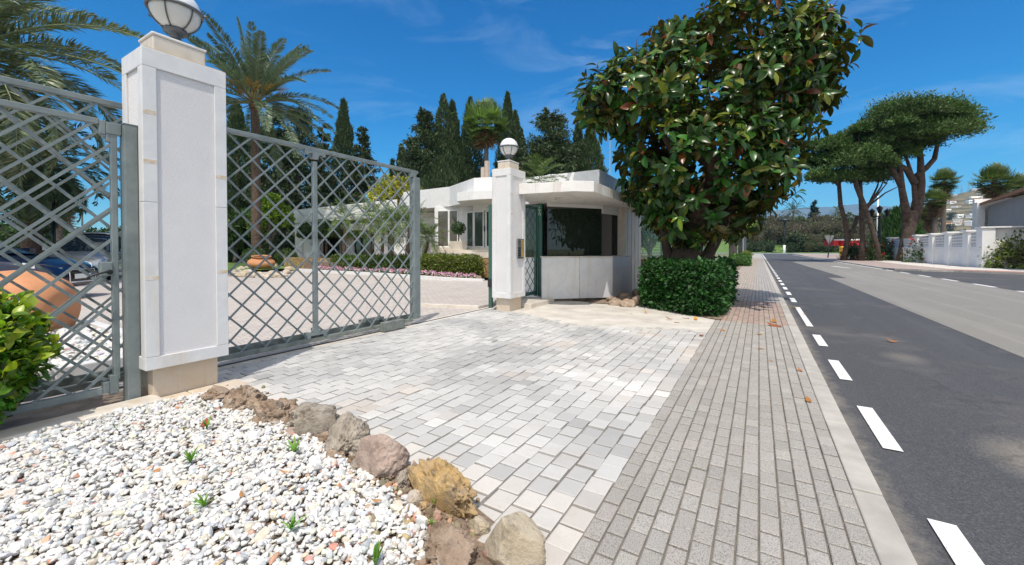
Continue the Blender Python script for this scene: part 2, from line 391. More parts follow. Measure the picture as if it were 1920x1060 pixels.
def courtyard():
    m, t, b = nt('courtyard_paving'); v = worldco(t)
    mp = N(t, 'ShaderNodeMapping'); mp.inputs['Rotation'].default_value = (0, 0, PI / 2); t.links.new(v, mp.inputs[0])
    br = N(t, 'ShaderNodeTexBrick', Scale=1.0); br.inputs['Brick Width'].default_value = 0.19; br.inputs['Row Height'].default_value = 0.10
    br.inputs['Mortar Size'].default_value = 0.006; br.inputs['Mortar Smooth'].default_value = 0.3
    br.inputs['Color1'].default_value = (0.52, 0.475, 0.435, 1); br.inputs['Color2'].default_value = (0.45, 0.41, 0.385, 1); br.inputs['Mortar'].default_value = (0.22, 0.195, 0.17, 1)
    t.links.new(mp.outputs[0], br.inputs['Vector'])
    n = noise(t, 0.8, 6, 0.65, v); c = mixc(t, br.outputs['Color'], (0.33, 0.27, 0.22), ramp(t, n, [(0.5, 0.0), (0.75, 0.4)]))
    n2 = noise(t, 40, 5, 0.7, v); c = mixc(t, c, (0.55, 0.5, 0.46), ramp(t, n2, [(0.5, 0.0), (0.8, 0.5)]))
    t.links.new(c, b.inputs['Base Color']); b.inputs['Roughness'].default_value = 0.85
    bumpn(t, b, br.outputs['Fac'], -0.5, 0.006); return m
M['courtyard'] = courtyard()

# ------------------------------------------------------------------ scatter helpers
def unit(v): return v / (np.linalg.norm(v, axis=-1, keepdims=True) + 1e-9)
def frames(d, up=None):
    d = unit(np.asarray(d, float)); n = len(d)
    up = np.tile([0.0, 0, 1], (n, 1)) if up is None else np.asarray(up, float)
    x = np.cross(d, up); bad = np.linalg.norm(x, axis=1) < 1e-4
    x[bad] = np.cross(d[bad], [1.0, 0, 0]); x = unit(x); z = np.cross(x, d)
    return np.stack([x, d, z], axis=2)          # columns x (width), y (length), z (normal)
def place(mb, T, faces, pos, Fr, sc, cols, smooth=False, mi=0):
    T = np.asarray(T, float); n, k = len(pos), len(T)
    sc = np.asarray(sc, float)
    if sc.ndim == 1: sc = np.repeat(sc[:, None], 3, 1)
    V = np.einsum('nij,nkj->nki', Fr, T[None] * sc[:, None, :]) + pos[:, None, :]
    FF, CC = [], []
    for f in faces:
        f = np.asarray(f, int)
        A = (f[None] + (np.arange(n) * k)[:, None, None]).reshape(-1, f.shape[1])
        FF.append(A); CC.append(np.repeat(cols, len(f), 0))
    b = mb.n; mb.V.append(V.reshape(-1, 3)); mb.n += n * k
    for A, c in zip(FF, CC):
        mb.F.append(A + b); mb.C.append(c); mb.S.append(np.full(len(A), smooth)); mb.M.append(np.full(len(A), mi))
LEAF4 = (np.array([(0,0,0),(.5,.45,0.06),(0,1,-.05),(-.5,.45,0.06)]), [np.array([(0,1,2,3)])])
def _rub():
    rows = [(0, 0.0), (.12, .20), (.35, .46), (.6, .5), (.82, .33), (1.0, 0.0)]
    V, idx = [], []
    for t, w in rows:
        zc = 0.05 * math.sin(t * PI) - 0.16 * t * t
        if w == 0: idx.append((len(V),) * 3); V.append((0, t, zc))
        else:
            idx.append((len(V), len(V) + 1, len(V) + 2)); V += [(-w, t, zc + .13 * w), (0, t, zc), (w, t, zc + .13 * w)]
    Q, Tt = [], []
    for a, b in zip(idx[:-1], idx[1:]):
        for i in (0, 1):
            q = [a[i], a[i + 1], b[i + 1], b[i]]; u = []
            for x in q:
                if x not in u: u.append(x)
            (Q if len(u) == 4 else Tt).append(u)
    return np.array(V), [np.array(Q), np.array(Tt)]
RUB = _rub()
def icos(sub=1):
    import bmesh
    bm = bmesh.new(); bmesh.ops.create_icosphere(bm, subdivisions=sub, radius=1.0)
    V = np.array([v.co[:] for v in bm.verts]); F = np.array([[v.index for v in f.verts] for f in bm.faces]); bm.free()
    return V, F
ICO1, ICO2, ICO3, ICO5 = icos(1), icos(2), icos(3), icos(6)
def fbm(P, scale, octv=4, seed=0):
    out = np.zeros(len(P))
    for i, p in enumerate(P):
        q = Vector(p * scale) + Vector((seed * 7.3, seed * 3.1, seed * 1.7))
        out[i] = mnoise.fractal(q, 0.9, 2.1, octv)
    return out
def randdir(n, r=rng):
    v = r.normal(size=(n, 3)); return unit(v)
def vary(base, n, amt=0.25, r=rng, hue=0.12):
    base = np.asarray(base, float)
    k = np.exp(r.normal(0, amt, (n, 1))); h = 1 + r.normal(0, hue, (n, 3))
    return np.clip(base * k * h, 0.002, 0.9)
def inpoly(x, y, P):
    P = np.asarray(P, float); inside = np.zeros(len(x), bool); j = len(P) - 1
    for i in range(len(P)):
        xi, yi, xj, yj = P[i][0], P[i][1], P[j][0], P[j][1]
        c = ((yi > y) != (yj > y)) & (x < (xj - xi) * (y - yi) / (yj - yi + 1e-12) + xi)
        inside ^= c; j = i
    return inside

# ------------------------------------------------------------------ ground
mb = MB(); mb.sheet([(-9000,-9000),(9000,-9000),(9000,9000),(-9000,9000)], -0.16); struct(mb.build('ground', M['earth']))
RZ = -0.05
def rg(px, py): p = G(px, py, RZ); return (p[0], p[1])
mb = MB()
mb.sheet([(0.5,-40),(40,-40),(40,45),(7.6,45),(7.6,139),(60,139),(60,152),(-60,152),(-60,139),(0.5,139)], RZ)
struct(mb.build('road', M['asphalt']))
mb = MB()
mb.sheet([(2.72,-40),(6.9,-40),(6.9,23.5),(2.72,23.5)], RZ + 0.004)
mb.sheet([(3.4,23.504),(6.9,23.504),(6.9,52),(3.0,52),(3.25,33)], RZ + 0.004)
struct(mb.build('road_resurfacing', M['asphalt_light']))
mb = MB(); z = RZ + 0.009
y = -4.75
while y < 8.0:
    mb.sheet([(0.70,y),(0.80,y),(0.80,y+0.84),(0.70,y+0.84)], z); y += 1.65
mb.sheet([(0.70,8.42),(0.79,8.42),(0.79,11.1),(0.70,11.1)], z)
y = 12.1
while y < 60:
    mb.sheet([(0.70,y),(0.81,y),(0.81,y+1.0),(0.70,y+1.0)], z); y += 1.85
mb.sheet([(0.70,62),(0.84,62),(0.84,137),(0.70,137)], z)
y = 8.0
while y < 33:
    mb.sheet([(6.84,y),(6.98,y),(6.98,y+1.7),(6.84,y+1.7)], z); y += 3.1
mb.sheet([(6.84,35.2),(6.98,35.2),(6.98,120),(6.84,120)], z)
mb.sheet([(5.35,36),(5.5,36),(5.0,39.6),(4.7,39.6)], z)
mb.sheet([(0.9,136.4),(6.9,136.4),(6.9,136.9),(0.9,136.9)], z)
struct(mb.build('road_markings', M['paint']))
# kerbs
mb = MB()
y = -10.0
while y < 138:
    L = 0.98 if y < 30 else 6.0
    mb.box(0.425, 0.552, y, y + L - (0.008 if y < 30 else 0), -0.15, -0.001 + (0.002 * math.sin(y * 3) if y < 30 else 0)); y += L
struct(bevel(mb.build('kerb_strip', M['kerb']), 0.008, 2))
# blocks
BT = np.array([(-.5,-.5,-1.0),(.5,-.5,-1.0),(.5,.5,-1.0),(-.5,.5,-1.0),(-.5,-.5,-.16),(.5,-.5,-.16),(.5,.5,-.16),(-.5,.5,-.16),
               (-.44,-.45,0),(.44,-.45,0),(.44,.45,0),(-.44,.45,0)])
BF = [np.array([(8,9,10,11),(4,5,9,8),(5,6,10,9),(6,7,11,10),(7,4,8,11),(0,1,5,4),(1,2,6,5),(2,3,7,6),(3,0,4,7)])]
def blocks(mb, x0, nx, cw, y0, y1, cl, gap, colf, poly=None, zj=0.0015, rot=0.006, wob=0.0, skip=None):
    xs, ys = [], []
    for i in range(nx):
        off = (cl / 2 if i % 2 else 0) + rng.uniform(-.01, .01)
        yy = np.arange(y0 - cl + off, y1, cl); xs.append(np.full(len(yy), x0 + (i + .5) * cw)); ys.append(yy + cl / 2)
    x = np.concatenate(xs); y = np.concatenate(ys)
    if poly is not None:
        k = inpoly(x, y, poly); x, y = x[k], y[k]
    n = len(x); a = rng.normal(0, rot, n) if rot else np.zeros(n)
    tx, ty = rng.normal(0, .008, n), rng.normal(0, .008, n)
    if wob: x = x + rng.normal(0, wob, n); y = y + rng.normal(0, wob, n)
    Fr = np.zeros((n, 3, 3)); ca, sa = np.cos(a), np.sin(a)
    Fr[:,0,0] = ca; Fr[:,0,1] = -sa; Fr[:,1,0] = sa; Fr[:,1,1] = ca; Fr[:,2,2] = 1; Fr[:,2,0] = tx; Fr[:,2,1] = ty
    pos = np.c_[x, y, rng.normal(-0.001, zj, n)]
    g = gap * np.exp(rng.normal(0, .25, n)) if wob else np.full(n, gap)
    sc = np.c_[cw - g, cl - g, np.full(n, 0.02)]
    place(mb, BT, BF, pos, Fr, sc, colf(x, y))
mb = MB(); mb.sheet([(-0.95,-6),(0.425,-6),(0.425,139),(-1.1,139),(-1.1,12),(-0.95,11.4)], -0.011); struct(mb.build('sidewalk_bed', M['mortar']))
def swcol(x, y):
    n = len(x); c = vary((0.375, 0.357, 0.33), n, 0.055, hue=0.006)
    red = (y > 8.0) & (y < 11.45) & (x > -0.7 + rng.normal(0, .02, n))
    c[red] = vary((0.40, 0.30, 0.255), red.sum(), 0.1, hue=0.03)
    far = y >= 11.45
    t = np.clip((x + 0.25) / 0.3, 0, 1)[:, None]
    c[far] = (vary((0.425, 0.37, 0.315), far.sum(), 0.09, hue=0.03) * (1 - t[far]) + vary((0.40, 0.385, 0.37), far.sum(), 0.05, hue=0.01) * t[far])
    return c
mb = MB()
blocks(mb, -0.655, 13, 0.083, -1.5, 70, 0.144, 0.0085, swcol)
blocks(mb, -1.07, 5, 0.083, 11.5, 70, 0.144, 0.0085, swcol)
blocks(mb, -0.905, 3, 0.083, -1.5, 1.42, 0.144, 0.009, lambda x, y: vary((0.38, 0.30, 0.26), len(x), 0.1, hue=0.03), poly=[(-.95,-2),(-.65,-2),(-.65,1.42),(-.78,1.42)])
struct(mb.build('sidewalk', M['block']))
mb = MB(); mb.sheet([(-1.07,70),(0.42,70),(0.42,139),(-1.07,139)], -0.004, (0.9,0.9,0.9)); struct(mb.build('far_sidewalk', M['kerb']))
DRIVE = [(-4.86,1.62),(-3.95,1.72),(-2.85,1.86),(-1.87,1.72),(-1.33,1.60),(-0.95,1.46),(-0.66,1.44),(-0.66,6.9),(-1.4,6.75),(-2.4,6.35),(-3.3,6.7),(-4.1,7.1),(-4.86,7.3)]
mb = MB(); mb.sheet([(-4.86,1.5),(-0.66,1.3),(-0.66,9.2),(-4.86,9.2)], -0.013); struct(mb.build('driveway_bed', simple('pale_joint_sand', (0.22, 0.205, 0.19), 0.95, var=0.45, vs=5, bump=0.4, bs=200, world=True)))
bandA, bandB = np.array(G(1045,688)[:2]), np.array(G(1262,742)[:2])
def drcol(x, y):
    n = len(x); P = np.c_[x, y, np.zeros(n)]
    f = fbm(P, 0.9, 4, 3); f2 = fbm(P, 2.3, 3, 9)
    w = np.clip(0.5 + 1.1 * f + 0.4 * f2 + rng.normal(0, .13, n), 0, 1)[:, None]
    c = np.array([0.36, 0.36, 0.355]) * (1 - w) + np.array([0.52, 0.515, 0.50]) * w
    ed = (y < 1.72 + 0.34 * np.clip((-x - 0.66) / 4, 0, 1) * 0.6 + 0.12)
    c[ed] = c[ed] * 0.35 + np.array([0.60, 0.565, 0.515]) * 0.65
    st = np.clip(fbm(P, 1.1, 3, 21) * 1.6 - 0.62, 0, .35)[:, None] * (x > -3)[:, None]
    c = c * (1 - st) + np.array([0.55, 0.44, 0.34]) * st
    rt = (x > -0.83)[:, None] * np.clip(0.5 + fbm(P, 1.5, 2, 5), 0, 1)[:, None]
    c = c * (1 - 0.4 * rt) + np.array([0.54, 0.46, 0.38]) * 0.4 * rt
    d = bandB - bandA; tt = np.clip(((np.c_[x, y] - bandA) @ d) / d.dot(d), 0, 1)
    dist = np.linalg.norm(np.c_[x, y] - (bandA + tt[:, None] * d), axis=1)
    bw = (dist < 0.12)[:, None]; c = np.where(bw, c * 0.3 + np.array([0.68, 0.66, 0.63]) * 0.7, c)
    pale = (rng.random(n) < .03 + .10 * np.clip(f2 + .1, 0, 1))[:, None]; c = np.where(pale, c * .5 + np.array([0.60, 0.59, 0.57]) * .5, c)
    return np.clip(c * np.exp(rng.normal(0, .05, (n, 1))), 0.05, 0.8)
mb = MB(); blocks(mb, -4.86, 33, 0.1275, 1.4, 7.5, 0.148, 0.008, drcol, poly=DRIVE, zj=0.0025, rot=0.016, wob=0.003)
struct(mb.build('driveway', M['cobble']))
ra_ = np.random.default_rng(2); ax_ = np.linspace(-4.3, -.7, 60); ay_ = np.interp(ax_, [-4.3, -4.1, -3.3, -2.4, -1.4, -.7], [7.0, 6.95, 6.5, 6.1, 6.45, 6.7]) + ra_.normal(0, .07, 60)
mb = MB(); mb.sheet(list(zip(ax_, ay_)) + [(-0.655,6.8),(-0.655,8.1),(-1.0,8.6),(-2.2,9.2),(-4.5,9.2),(-4.75,7.3)], -0.002)
struct(mb.build('concrete_apron', M['concrete']))
mb = MB(); mb.sheet([(-0.66,8.05),(-0.55,8.05),(-0.55,11.6),(-1.1,12),(-1.1,36),(-3.4,36),(-3.4,9.0),(-2.2,9.2)], 0.012); struct(mb.build('planting_bed', M['soil']))
# courtyard, gate track, lawn
mb = MB(); mb.sheet([(-4.86,-12),(-4.86,9.2),(-8.9,12.5),(-10,12.6),(-12.3,12.9),(-16,13.5),(-19.5,13.6),(-23,13.9),(-24,10.9),(-34,9.5),(-34,-12)], -0.006); struct(mb.build('courtyard', M['courtyard']))
mb = MB(); mb.prism([(-6.3,6.72),(-5.06,7.05),(-5.06,9.2),(-5.7,9.3),(-5.7,13),(-8.8,13),(-10.4,12.6),(-8.0,9.6)], -.1, .045); struct(mb.build('courtyard_path', M['courtyard']))
mb = MB(); mb.prism([(-6.36,6.60),(-5.04,6.94),(-5.06,7.046),(-6.32,6.716)], -.1, .06); struct(bevel(mb.build('path_kerb', M['marble_cream']), .012, 2))
mb = MB(); mb.box(-5.02,-4.80,-6,7.3,-0.03,0.002); struct(mb.build('gate_track_bed', M['concrete']))
mb = MB(); mb.box(-4.925,-4.895,-6,7.28,-0.02,0.008); struct(mb.build('gate_track', M['darkmetal']))
mb = MB(); mb.sheet([(-60,5),(-24,10.9),(-24.5,14.5),(-20,14.8),(-20,60),(-90,60),(-90,5)], 0.10); struct(mb.build('lawn', M['grass']))
mb = MB(); mb.sheet([(-34,-12),(-4.9,-12),(-4.9,-40),(-60,-40),(-60,5),(-34,9.5)], -0.02); struct(mb.build('drive', M['asphalt']))
# gravel base
mb = MB(); mb.sheet([(-4.17,-3),(-0.90,-3),(-0.78,1.3),(-0.95,1.52),(-1.4,1.66),(-1.9,1.78),(-2.85,1.92),(-3.9,1.84),(-4.17,1.8)], -0.005); struct(mb.build('flower_bed_soil', M['soil']))
# fence plinth
mb = MB(); mb.box(-4.36,-4.14,-4,1.36,-0.05,0.035); struct(bevel(mb.build('stone_edging', M['marble_cream']), 0.02, 3))
mb = MB(); mb.box(-4.80,-4.36,-6,1.27,-0.05,0.0); struct(mb.build('plinth_slab', simple('plinth_slab', (0.30,0.24,0.19), 0.9, var=0.4, vs=6, bump=0.4, bs=50)))
mb = MB()
for yy in np.arange(-4, 2.0, 1.0): mb.box(-5.62,-5.50,yy,yy+0.99,-0.05,0.16)
mb.box(-9.5,-5.5,2.0,2.12,-0.05,0.1)
struct(bevel(mb.build('bed_edging', M['marble']), 0.012, 2))
# pillar base paving strip
mb = MB()
for yy in np.arange(1.36, 1.85, 0.2): mb.box(-4.29,-4.06,yy,yy+0.193,-0.04,0.008,col=(1,0.93,0.84))
struct(bevel(mb.build('pillar_edging', M['marble_cream']), 0.01, 2))

# pebbles
def pebbles(poly, n, s0, s1, z0, name):
    P = np.array(poly); lo, hi = P.min(0), P.max(0)
    x = rng.uniform(lo[0], hi[0], n * 3); y = rng.uniform(lo[1], hi[1], n * 3); k = inpoly(x, y, P); x, y = x[k][:n], y[k][:n]; n = len(x)
    mb = MB(); var = rng.integers(0, 8, n)
    s = rng.uniform(s0, s1, n) * np.exp(rng.normal(0, .32, n))
    z = z0 + rng.uniform(0, 0.030, n)
    r = rng.random(n); c = vary((1.0, 0.985, 0.965), n, 0.07, hue=0.02)
    c[r < .30] = vary((0.84, 0.88, 0.94), (r < .30).sum(), 0.12, hue=0.02)
    c[(r > .30) & (r < .42)] = vary((1.0, 0.88, 0.74), ((r > .30) & (r < .42)).sum(), 0.1, hue=0.03)
    c[(r > .42) & (r < .46)] = vary((0.62, 0.66, 0.72), ((r > .42) & (r < .46)).sum(), 0.15, hue=0.02)
    c[(r > .46) & (r < .475)] = vary((0.75, 0.45, 0.33), ((r > .46) & (r < .475)).sum(), 0.15)
    V0, F = ICO2
    for v in range(8):
        k = var == v
        if not k.any(): continue
        T = V0 * (1 + 0.34 * fbm(V0, 0.9, 2, v + 2))[:, None]
        pl = randdir(5, np.random.default_rng(v))
        for d in pl:
            h = T @ d; T = T - np.clip(h - 0.62, 0, 1)[:, None] * d
        m = k.sum(); d = randdir(m); d[:, 2] *= 0.35
        up = np.tile([0., 0, 1], (m, 1)) + rng.normal(0, .35, (m, 3))
        place(mb, T, [F], np.c_[x[k], y[k], z[k]], frames(d, up), np.c_[s[k] * .5 * rng.uniform(.6, 1, m), s[k] * .5 * rng.uniform(.8, 1.25, m), s[k] * .5 * rng.uniform(.4, .75, m)], np.minimum(c[k], 1.15), smooth=False)
    o = mb.build(name, M['pebble']); return tag(o, 'white marble pebbles covering the bed', 'gravel', kind='stuff')
g1 = pebbles([(-4.14,-0.6),(-1.1,-0.6),(-1.1,0.9),(-1.14,1.2),(-1.27,1.36),(-1.55,1.45),(-2.05,1.50),(-2.85,1.66),(-3.75,1.60),(-4.05,1.62),(-4.14,1.3)], 22000, .020, .039, 0.0, 'gravel')
g1['label'] = 'white marble pebbles in the front bed beside the boulders'
mbk = MB(); V0_, F_ = ICO2; nk = 1500; tk = rng.random(nk); bx = np.interp(tk, np.linspace(0, 1, 7), [-4.05, -3.4, -2.85, -2.0, -1.5, -1.2, -1.02]); byk = np.interp(tk, np.linspace(0, 1, 7), [1.66, 1.68, 1.70, 1.55, 1.46, 1.34, 1.0])
bx = bx + rng.normal(0, .09, nk); byk = byk + rng.normal(0, .10, nk); sk_ = rng.uniform(.006, .02, nk) * np.exp(rng.normal(0, .3, nk))
place(mbk, V0_ * (1 + .3 * fbm(V0_, 1.0, 2, 5))[:, None], [F_], np.c_[bx, byk, rng.uniform(-.002, .012, nk)], frames(randdir(nk), randdir(nk)), np.c_[sk_, sk_ * .8, sk_ * .6], vary((.36, .26, .18), nk, .3, rng, .1))
tag(mbk.build('soil_crumbs', simple('crumbs', (.8, .8, .8), .95, var=.2, vs=40, bump=.3, bs=150)), 'brown crumbs and grit on the soil along the boulders', 'grit', kind='stuff')
g2 = pebbles([(-9.4,-1),(-5.64,-1),(-5.64,2.0),(-9.4,2.0)], 3800, .06, .10, 0.02, 'gravel')
g2['label'] = 'white pebbles behind the lattice gate under the big terracotta jar'

# ------------------------------------------------------------------ gate pillars
PX0, PX1 = -4.68, -4.235
def pillar(y0, label, name='gate_pillar'):
    y1 = y0 + 0.605; t = thing(name, ((PX0 + PX1) / 2, (y0 + y1) / 2, 0), label, 'pillar', 'gate pillars')
    cx, cy = (PX0 + PX1) / 2, (y0 + y1) / 2
    hx, hy = (PX1 - PX0) / 2, 0.3025
    mb = MB(); mb.box(-hx + .065, hx - .065, -hy + .065, hy - .065, -0.03, 0.268); bevel(mb.build('base', M['limestone'], t), .006)
    e = 0.016
    mb = MB(); mb.box(-hx + e, hx - e, -hy + e, hy - e, 0.27, 2.86); mb.build('shaft', M['stucco'], t)
    zt, zb, fw, th = 2.885, 0.262, 0.095, e
    mb = MB()
    for sgn, in ((1,), (-1,)):
        X = sgn * hx; xs = sorted((X, X - sgn * th))
        for za, zz in ((zb, zb + 0.105), (zt - 0.15, zt)): mb.box(*xs, -hy, hy, za, zz)
        for ya, yb in ((-hy, -hy + fw), (hy - fw, hy)):
            for za, zz in ((zb + .1065, 1.635), (1.637, zt - .1515)): mb.box(*xs, ya, yb, za, zz)
        Y = sgn * hy; ys = sorted((Y, Y - sgn * th))
        i = hx - th - 0.0015
        for za, zz in ((zb, zb + 0.105), (zt - 0.15, zt)): mb.box(-i, i, *ys, za, zz)
        for xa, xb in ((-i, -i + fw - .02), (i - fw + .02, i)):
            for za, zz in ((zb + .1065, 1.635), (1.637, zt - .1515)): mb.box(xa, xb, *ys, za, zz)
    bevel(mb.build('frame', M['marble'], t), .004)
    mb = MB()
    for yy in (1.0, 2.35, 1.95):
        mb.box(hx, hx + .0012, -hy + .004, -hy + fw - .004, yy, yy + .03, col=(.95,.72,.45))
    for yy in (1.03, 1.9):
        mb.box(hx, hx + .0012, hy - fw + .004, hy - .004, yy, yy + .03, col=(.95,.72,.45))
    mb.build('rust_mark', M['ruststain'], t)
    mb = MB(); mb.box(-hx + .02, hx - .02, -hy + .02, hy - .02, 2.8852, 2.897, col=(0.9, .74, .5)); mb.build('joint_strip', M['marble_cream'], t)
    mb = MB(); mb.box(-hx + .075, hx - .085, -hy + .10, hy - .125, 2.897, 3.04)
    bevel(mb.build('cap', M['marble_cream'], t), .012, 3)
    mb = MB(); mb.prism([(-hx+.065,-hy+.09),(hx-.078,-hy+.09),(hx-.078,hy-.118),(-hx+.065,hy-.118)], 3.0402, 3.065)
    bevel(mb.build('cap_slab', M['marble'], t), .01, 3)
    return t, cx, cy
def lamp(cx, cy, label):
    z0 = 3.065; t = thing('globe_lamp', (cx, cy, z0), label, 'lamp', 'globe lamps on the gate pillars')
    zc, r = 0.305, 0.185
    mb = MB(); mb.lathe([(0,0),(.105,0),(.10,.018),(.06,.04),(.042,.05),(.042,.09),(.075,.10),(.088,.115),(.09,.13),(.07,.135),(0,.136)], n=28); mb.build('base', M['lampgrey'], t)
    pr = [(r * math.sin(a), zc - r * math.cos(a)) for a in np.linspace(rad(25), rad(92), 14)]
    mb = MB(); mb.lathe([(0, zc - r * math.cos(rad(25)))] + pr, n=36); mb.build('globe', M['opal'], t)
    R = r + .004; pr = [(R * math.sin(a), zc - R * math.cos(a)) for a in np.linspace(rad(91), rad(179.9), 14)]
    mb = MB(); mb.lathe(pr, n=36); mb.build('dome', M['dome'], t)
    mb = MB(); R = r + .016
    mb.lathe([(R - .012, zc - .014), (R + .004, zc - .014), (R + .004, zc + .010), (R - .012, zc + .010), (R - .012, zc - .014)], n=40)
    for k in range(6):
        a = k * PI / 3 + .35; P = [((r + .007) * math.sin(b) * math.cos(a), (r + .007) * math.sin(b) * math.sin(a), zc - (r + .007) * math.cos(b)) for b in np.linspace(rad(26), rad(88), 9)]
        mb.tube(P, .006, 6)
    for k in range(3):
        a = k * 2 * PI / 3 + 1; mb.tube([(R * math.cos(a), R * math.sin(a), zc), ((R + .035) * math.cos(a), (R + .035) * math.sin(a), zc)], .012, 8)
    mb.build('cage', M['lampgrey'], t); return t
p1, c1x, c1y = pillar(1.265, 'near white marble gate pillar with a recessed stucco panel, beside the white pebble bed')
p2, c2x, c2y = pillar(6.92, 'far white marble gate pillar carrying a keypad, beside the gatehouse')
lamp(c1x, c1y, 'white globe lamp in a grey cage on the near gate pillar'); lamp(c2x, c2y, 'white globe lamp on the far pillar in front of the trees')
# keypad
t = thing('entry_keypad', (PX1, 7.30, 1.27), 'metal entry keypad with yellow plate on the far white pillar', 'keypad')
mb = MB(); mb.box(0.0005, 0.022, -.13, .13, -.21, .20); bevel(mb.build('housing', M['steelplate'], t), .006)
mb = MB(); mb.box(0.0225, 0.026, .015, .11, -.18, .18); mb.build('yellow_plate', simple('brass_plate', (.50,.36,.10), .4, metal=.3, var=.25), t)
for i in range(4):
    for j in range(2):
        mb = MB(); mb.box(.0225, .030, -.105 + j * .05, -.07 + j * .05, -.16 + i * .05, -.125 + i * .05); mb.build('key', M['blackplastic'], t)
mb = MB(); mb.box(.0225, .028, -.11, -.02, .07, .16); mb.build('screen', M['greyglass'], t)

# ------------------------------------------------------------------ lattice gates
def lattice(mb, X, ya, yb, za, zb, ur0, dr0, pitch=0.252, w=0.0185, th=0.012, off=0.012):
    # two layers of flat bars at 45 degrees in the plane X
    for fam, c0, xo in ((1, ur0, off), (-1, dr0, -off)):
        cs = [zz - fam * yy for yy in (ya, yb) for zz in (za, zb)]
        for k in range(math.floor((min(cs) - c0) / pitch), math.ceil((max(cs) - c0) / pitch) + 1):
            c = c0 + pitch * k
            pts = []
            for yy in (ya, yb):
                zz = c + fam * yy
                if za <= zz <= zb: pts.append((yy, zz))
            for zz in (za, zb):
                yy = (zz - c) * fam
                if ya < yy < yb: pts.append((yy, zz))
            if len(pts) == 2 and abs(pts[0][0] - pts[1][0]) > .02:
                pts.sort()
                mb.bar((X + xo, *pts[0]), (X + xo, *pts[1]), w, th, up=(1, 0, 0))
t = thing('sliding_gate', (-4.91, 2.0, 0), 'long grey steel lattice sliding gate standing half closed on its ground track', 'gate')
GX = -4.91; T0 = np.array([GX, 2.0, 0]); 
def rel(mb, name, mat, par=None, bw=None):
    for i in range(len(mb.V)): mb.V[i] = mb.V[i] - T0
    o = mb.build(name, mat, par or t)
    if bw: bevel(o, bw)
    return o
mb = MB(); mb.bar((GX,-5,2.535),(GX,5.03,2.535),0.05,0.05); rel(mb,'top_rail',M['steel'],bw=.006)
mb = MB(); mb.bar((GX,-5,0.085),(GX,4.90,0.085),0.06,0.05); mb.bar((GX-.10,-5,0.12),(GX-.10,4.98,0.12),0.035,0.09)
rel(mb,'bottom_rail',M['steel_dirty'],bw=.005)
mb = MB(); lattice(mb, GX, -1.28, 3.14, 0.10, 2.52, -0.66, 4.955); lattice(mb, GX, -5, -1.32, 0.10, 2.52, -0.66, 4.955)
lattice(mb, GX, 3.20, 4.90, 0.10, 2.52, -0.66 - .252 * 2 + .004, 5.735); rel(mb,'lattice',M['steel'])
for yy in (-1.30, 3.175):
    mb = MB(); mb.bar((GX+.004,yy,0.20),(GX+.004,yy,2.38),0.055,0.05,up=(1,0,0)); rel(mb,'stile',M['steel'],bw=.005)
    for zz, sg in ((2.49,1),(0.16,-1)):
        o = [(-.135,.05),(-.135,-.03),(-.085,-.03),(-.085,-.018),(-.04,-.018),(-.04,-.075),(.04,-.075),(.04,-.018),(.095,-.018),(.095,-.03),(.14,-.03),(.14,.05),(.095,.05),(.095,.018),(-.085,.018),(-.085,.05)]
        n = len(o); V = [(GX + e, yy + a, zz + sg * b) for e in (-.036, .036) for a, b in o]; i = np.arange(n); j = (i + 1) % n
        quads = [(0,1,2,15),(2,3,14,15),(3,4,13,14),(4,5,6,7),(4,7,12,13),(7,8,12,13)]
        mb = MB(); cap = [(0,1,2,15),(15,2,3,14),(14,3,4,13),(4,5,6,7),(13,4,7,12),(12,7,8,13)]
        cap = [(0,1,2,15),(15,2,3,14),(14,3,8,13),(4,5,6,7),(13,8,9,12),(12,9,10,11)]
        mb.add(V, [np.array(cap), np.array(cap)[:, ::-1] + n, np.c_[i, j, j + n, i + n]]); rel(mb,'bracket',M['steel'])
mb = MB(); mb.box(GX-.06,GX+.06,4.905,5.035,0.10,2.435); rel(mb,'end_post',M['steel'],bw=.006)
mb = MB(); mb.box(GX-.03,GX+.03,4.86,4.98,2.44,2.512); mb.box(GX-.04,GX+.04,4.93,5.05,2.4365,2.45); rel(mb,'end_bracket',M['steel'],bw=.003)
mb = MB(); mb.box(GX+.031,GX+.13,4.20,4.62,0.012,0.15); rel(mb,'wheel_housing',M['steel_dirty'],bw=.008)
mb = MB(); mb.box(GX-.14,GX-.05,3.95,4.35,0.17,0.21); rel(mb,'guide_plate',M['steel_dirty'])
for yy in (4.3,4.52):
    mb = MB(); mb.tube([(GX-.012,yy,0.06),(GX+.012,yy,0.06)],.05,16); rel(mb,'wheel',M['darkmetal'])

tp = thing('gate_post', (-4.90, 7.20, 0), 'slim dark green steel post behind the left edge of the far pillar', 'post')
mb = MB(); mb.box(-.04,.04,-.03,.03,-.02,2.2); bevel(mb.build('post', M['greenpaint'], tp), .004)
mb = MB(); mb.box(-.05,.05,-.045,-.0305,.45,.62); mb.build('catch_plate', M['darkmetal'], tp)
t = thing('lattice_gate', (-4.45, 0.2, 0), 'grey lattice panel with a lock box, left of the near pillar behind the shrub', 'gate')
GX = -4.45; T0 = np.array([GX, 0.2, 0])
mb = MB(); mb.bar((GX,-3,2.255),(GX,1.06,2.255),.045,.045); mb.bar((GX,1.0605,2.215),(GX,1.10,2.215),.04,.11); mb.bar((GX,1.1005,2.17),(GX,1.13,2.17),.04,.13); rel(mb,'top_rail',M['steel'],bw=.005)
mb = MB(); mb.bar((GX,-3,0.125),(GX,1.06,0.125),.045,.055); mb.bar((GX,1.0605,0.15),(GX,1.10,0.15),.05,.09); mb.bar((GX,1.1005,0.165),(GX,1.155,0.165),.05,.15); rel(mb,'bottom_rail',M['steel'],bw=.005)
mb = MB(); lattice(mb, GX, -3, 1.125, 0.14, 2.235, 0.96, 3.055, w=.021); rel(mb,'lattice',M['steel'])
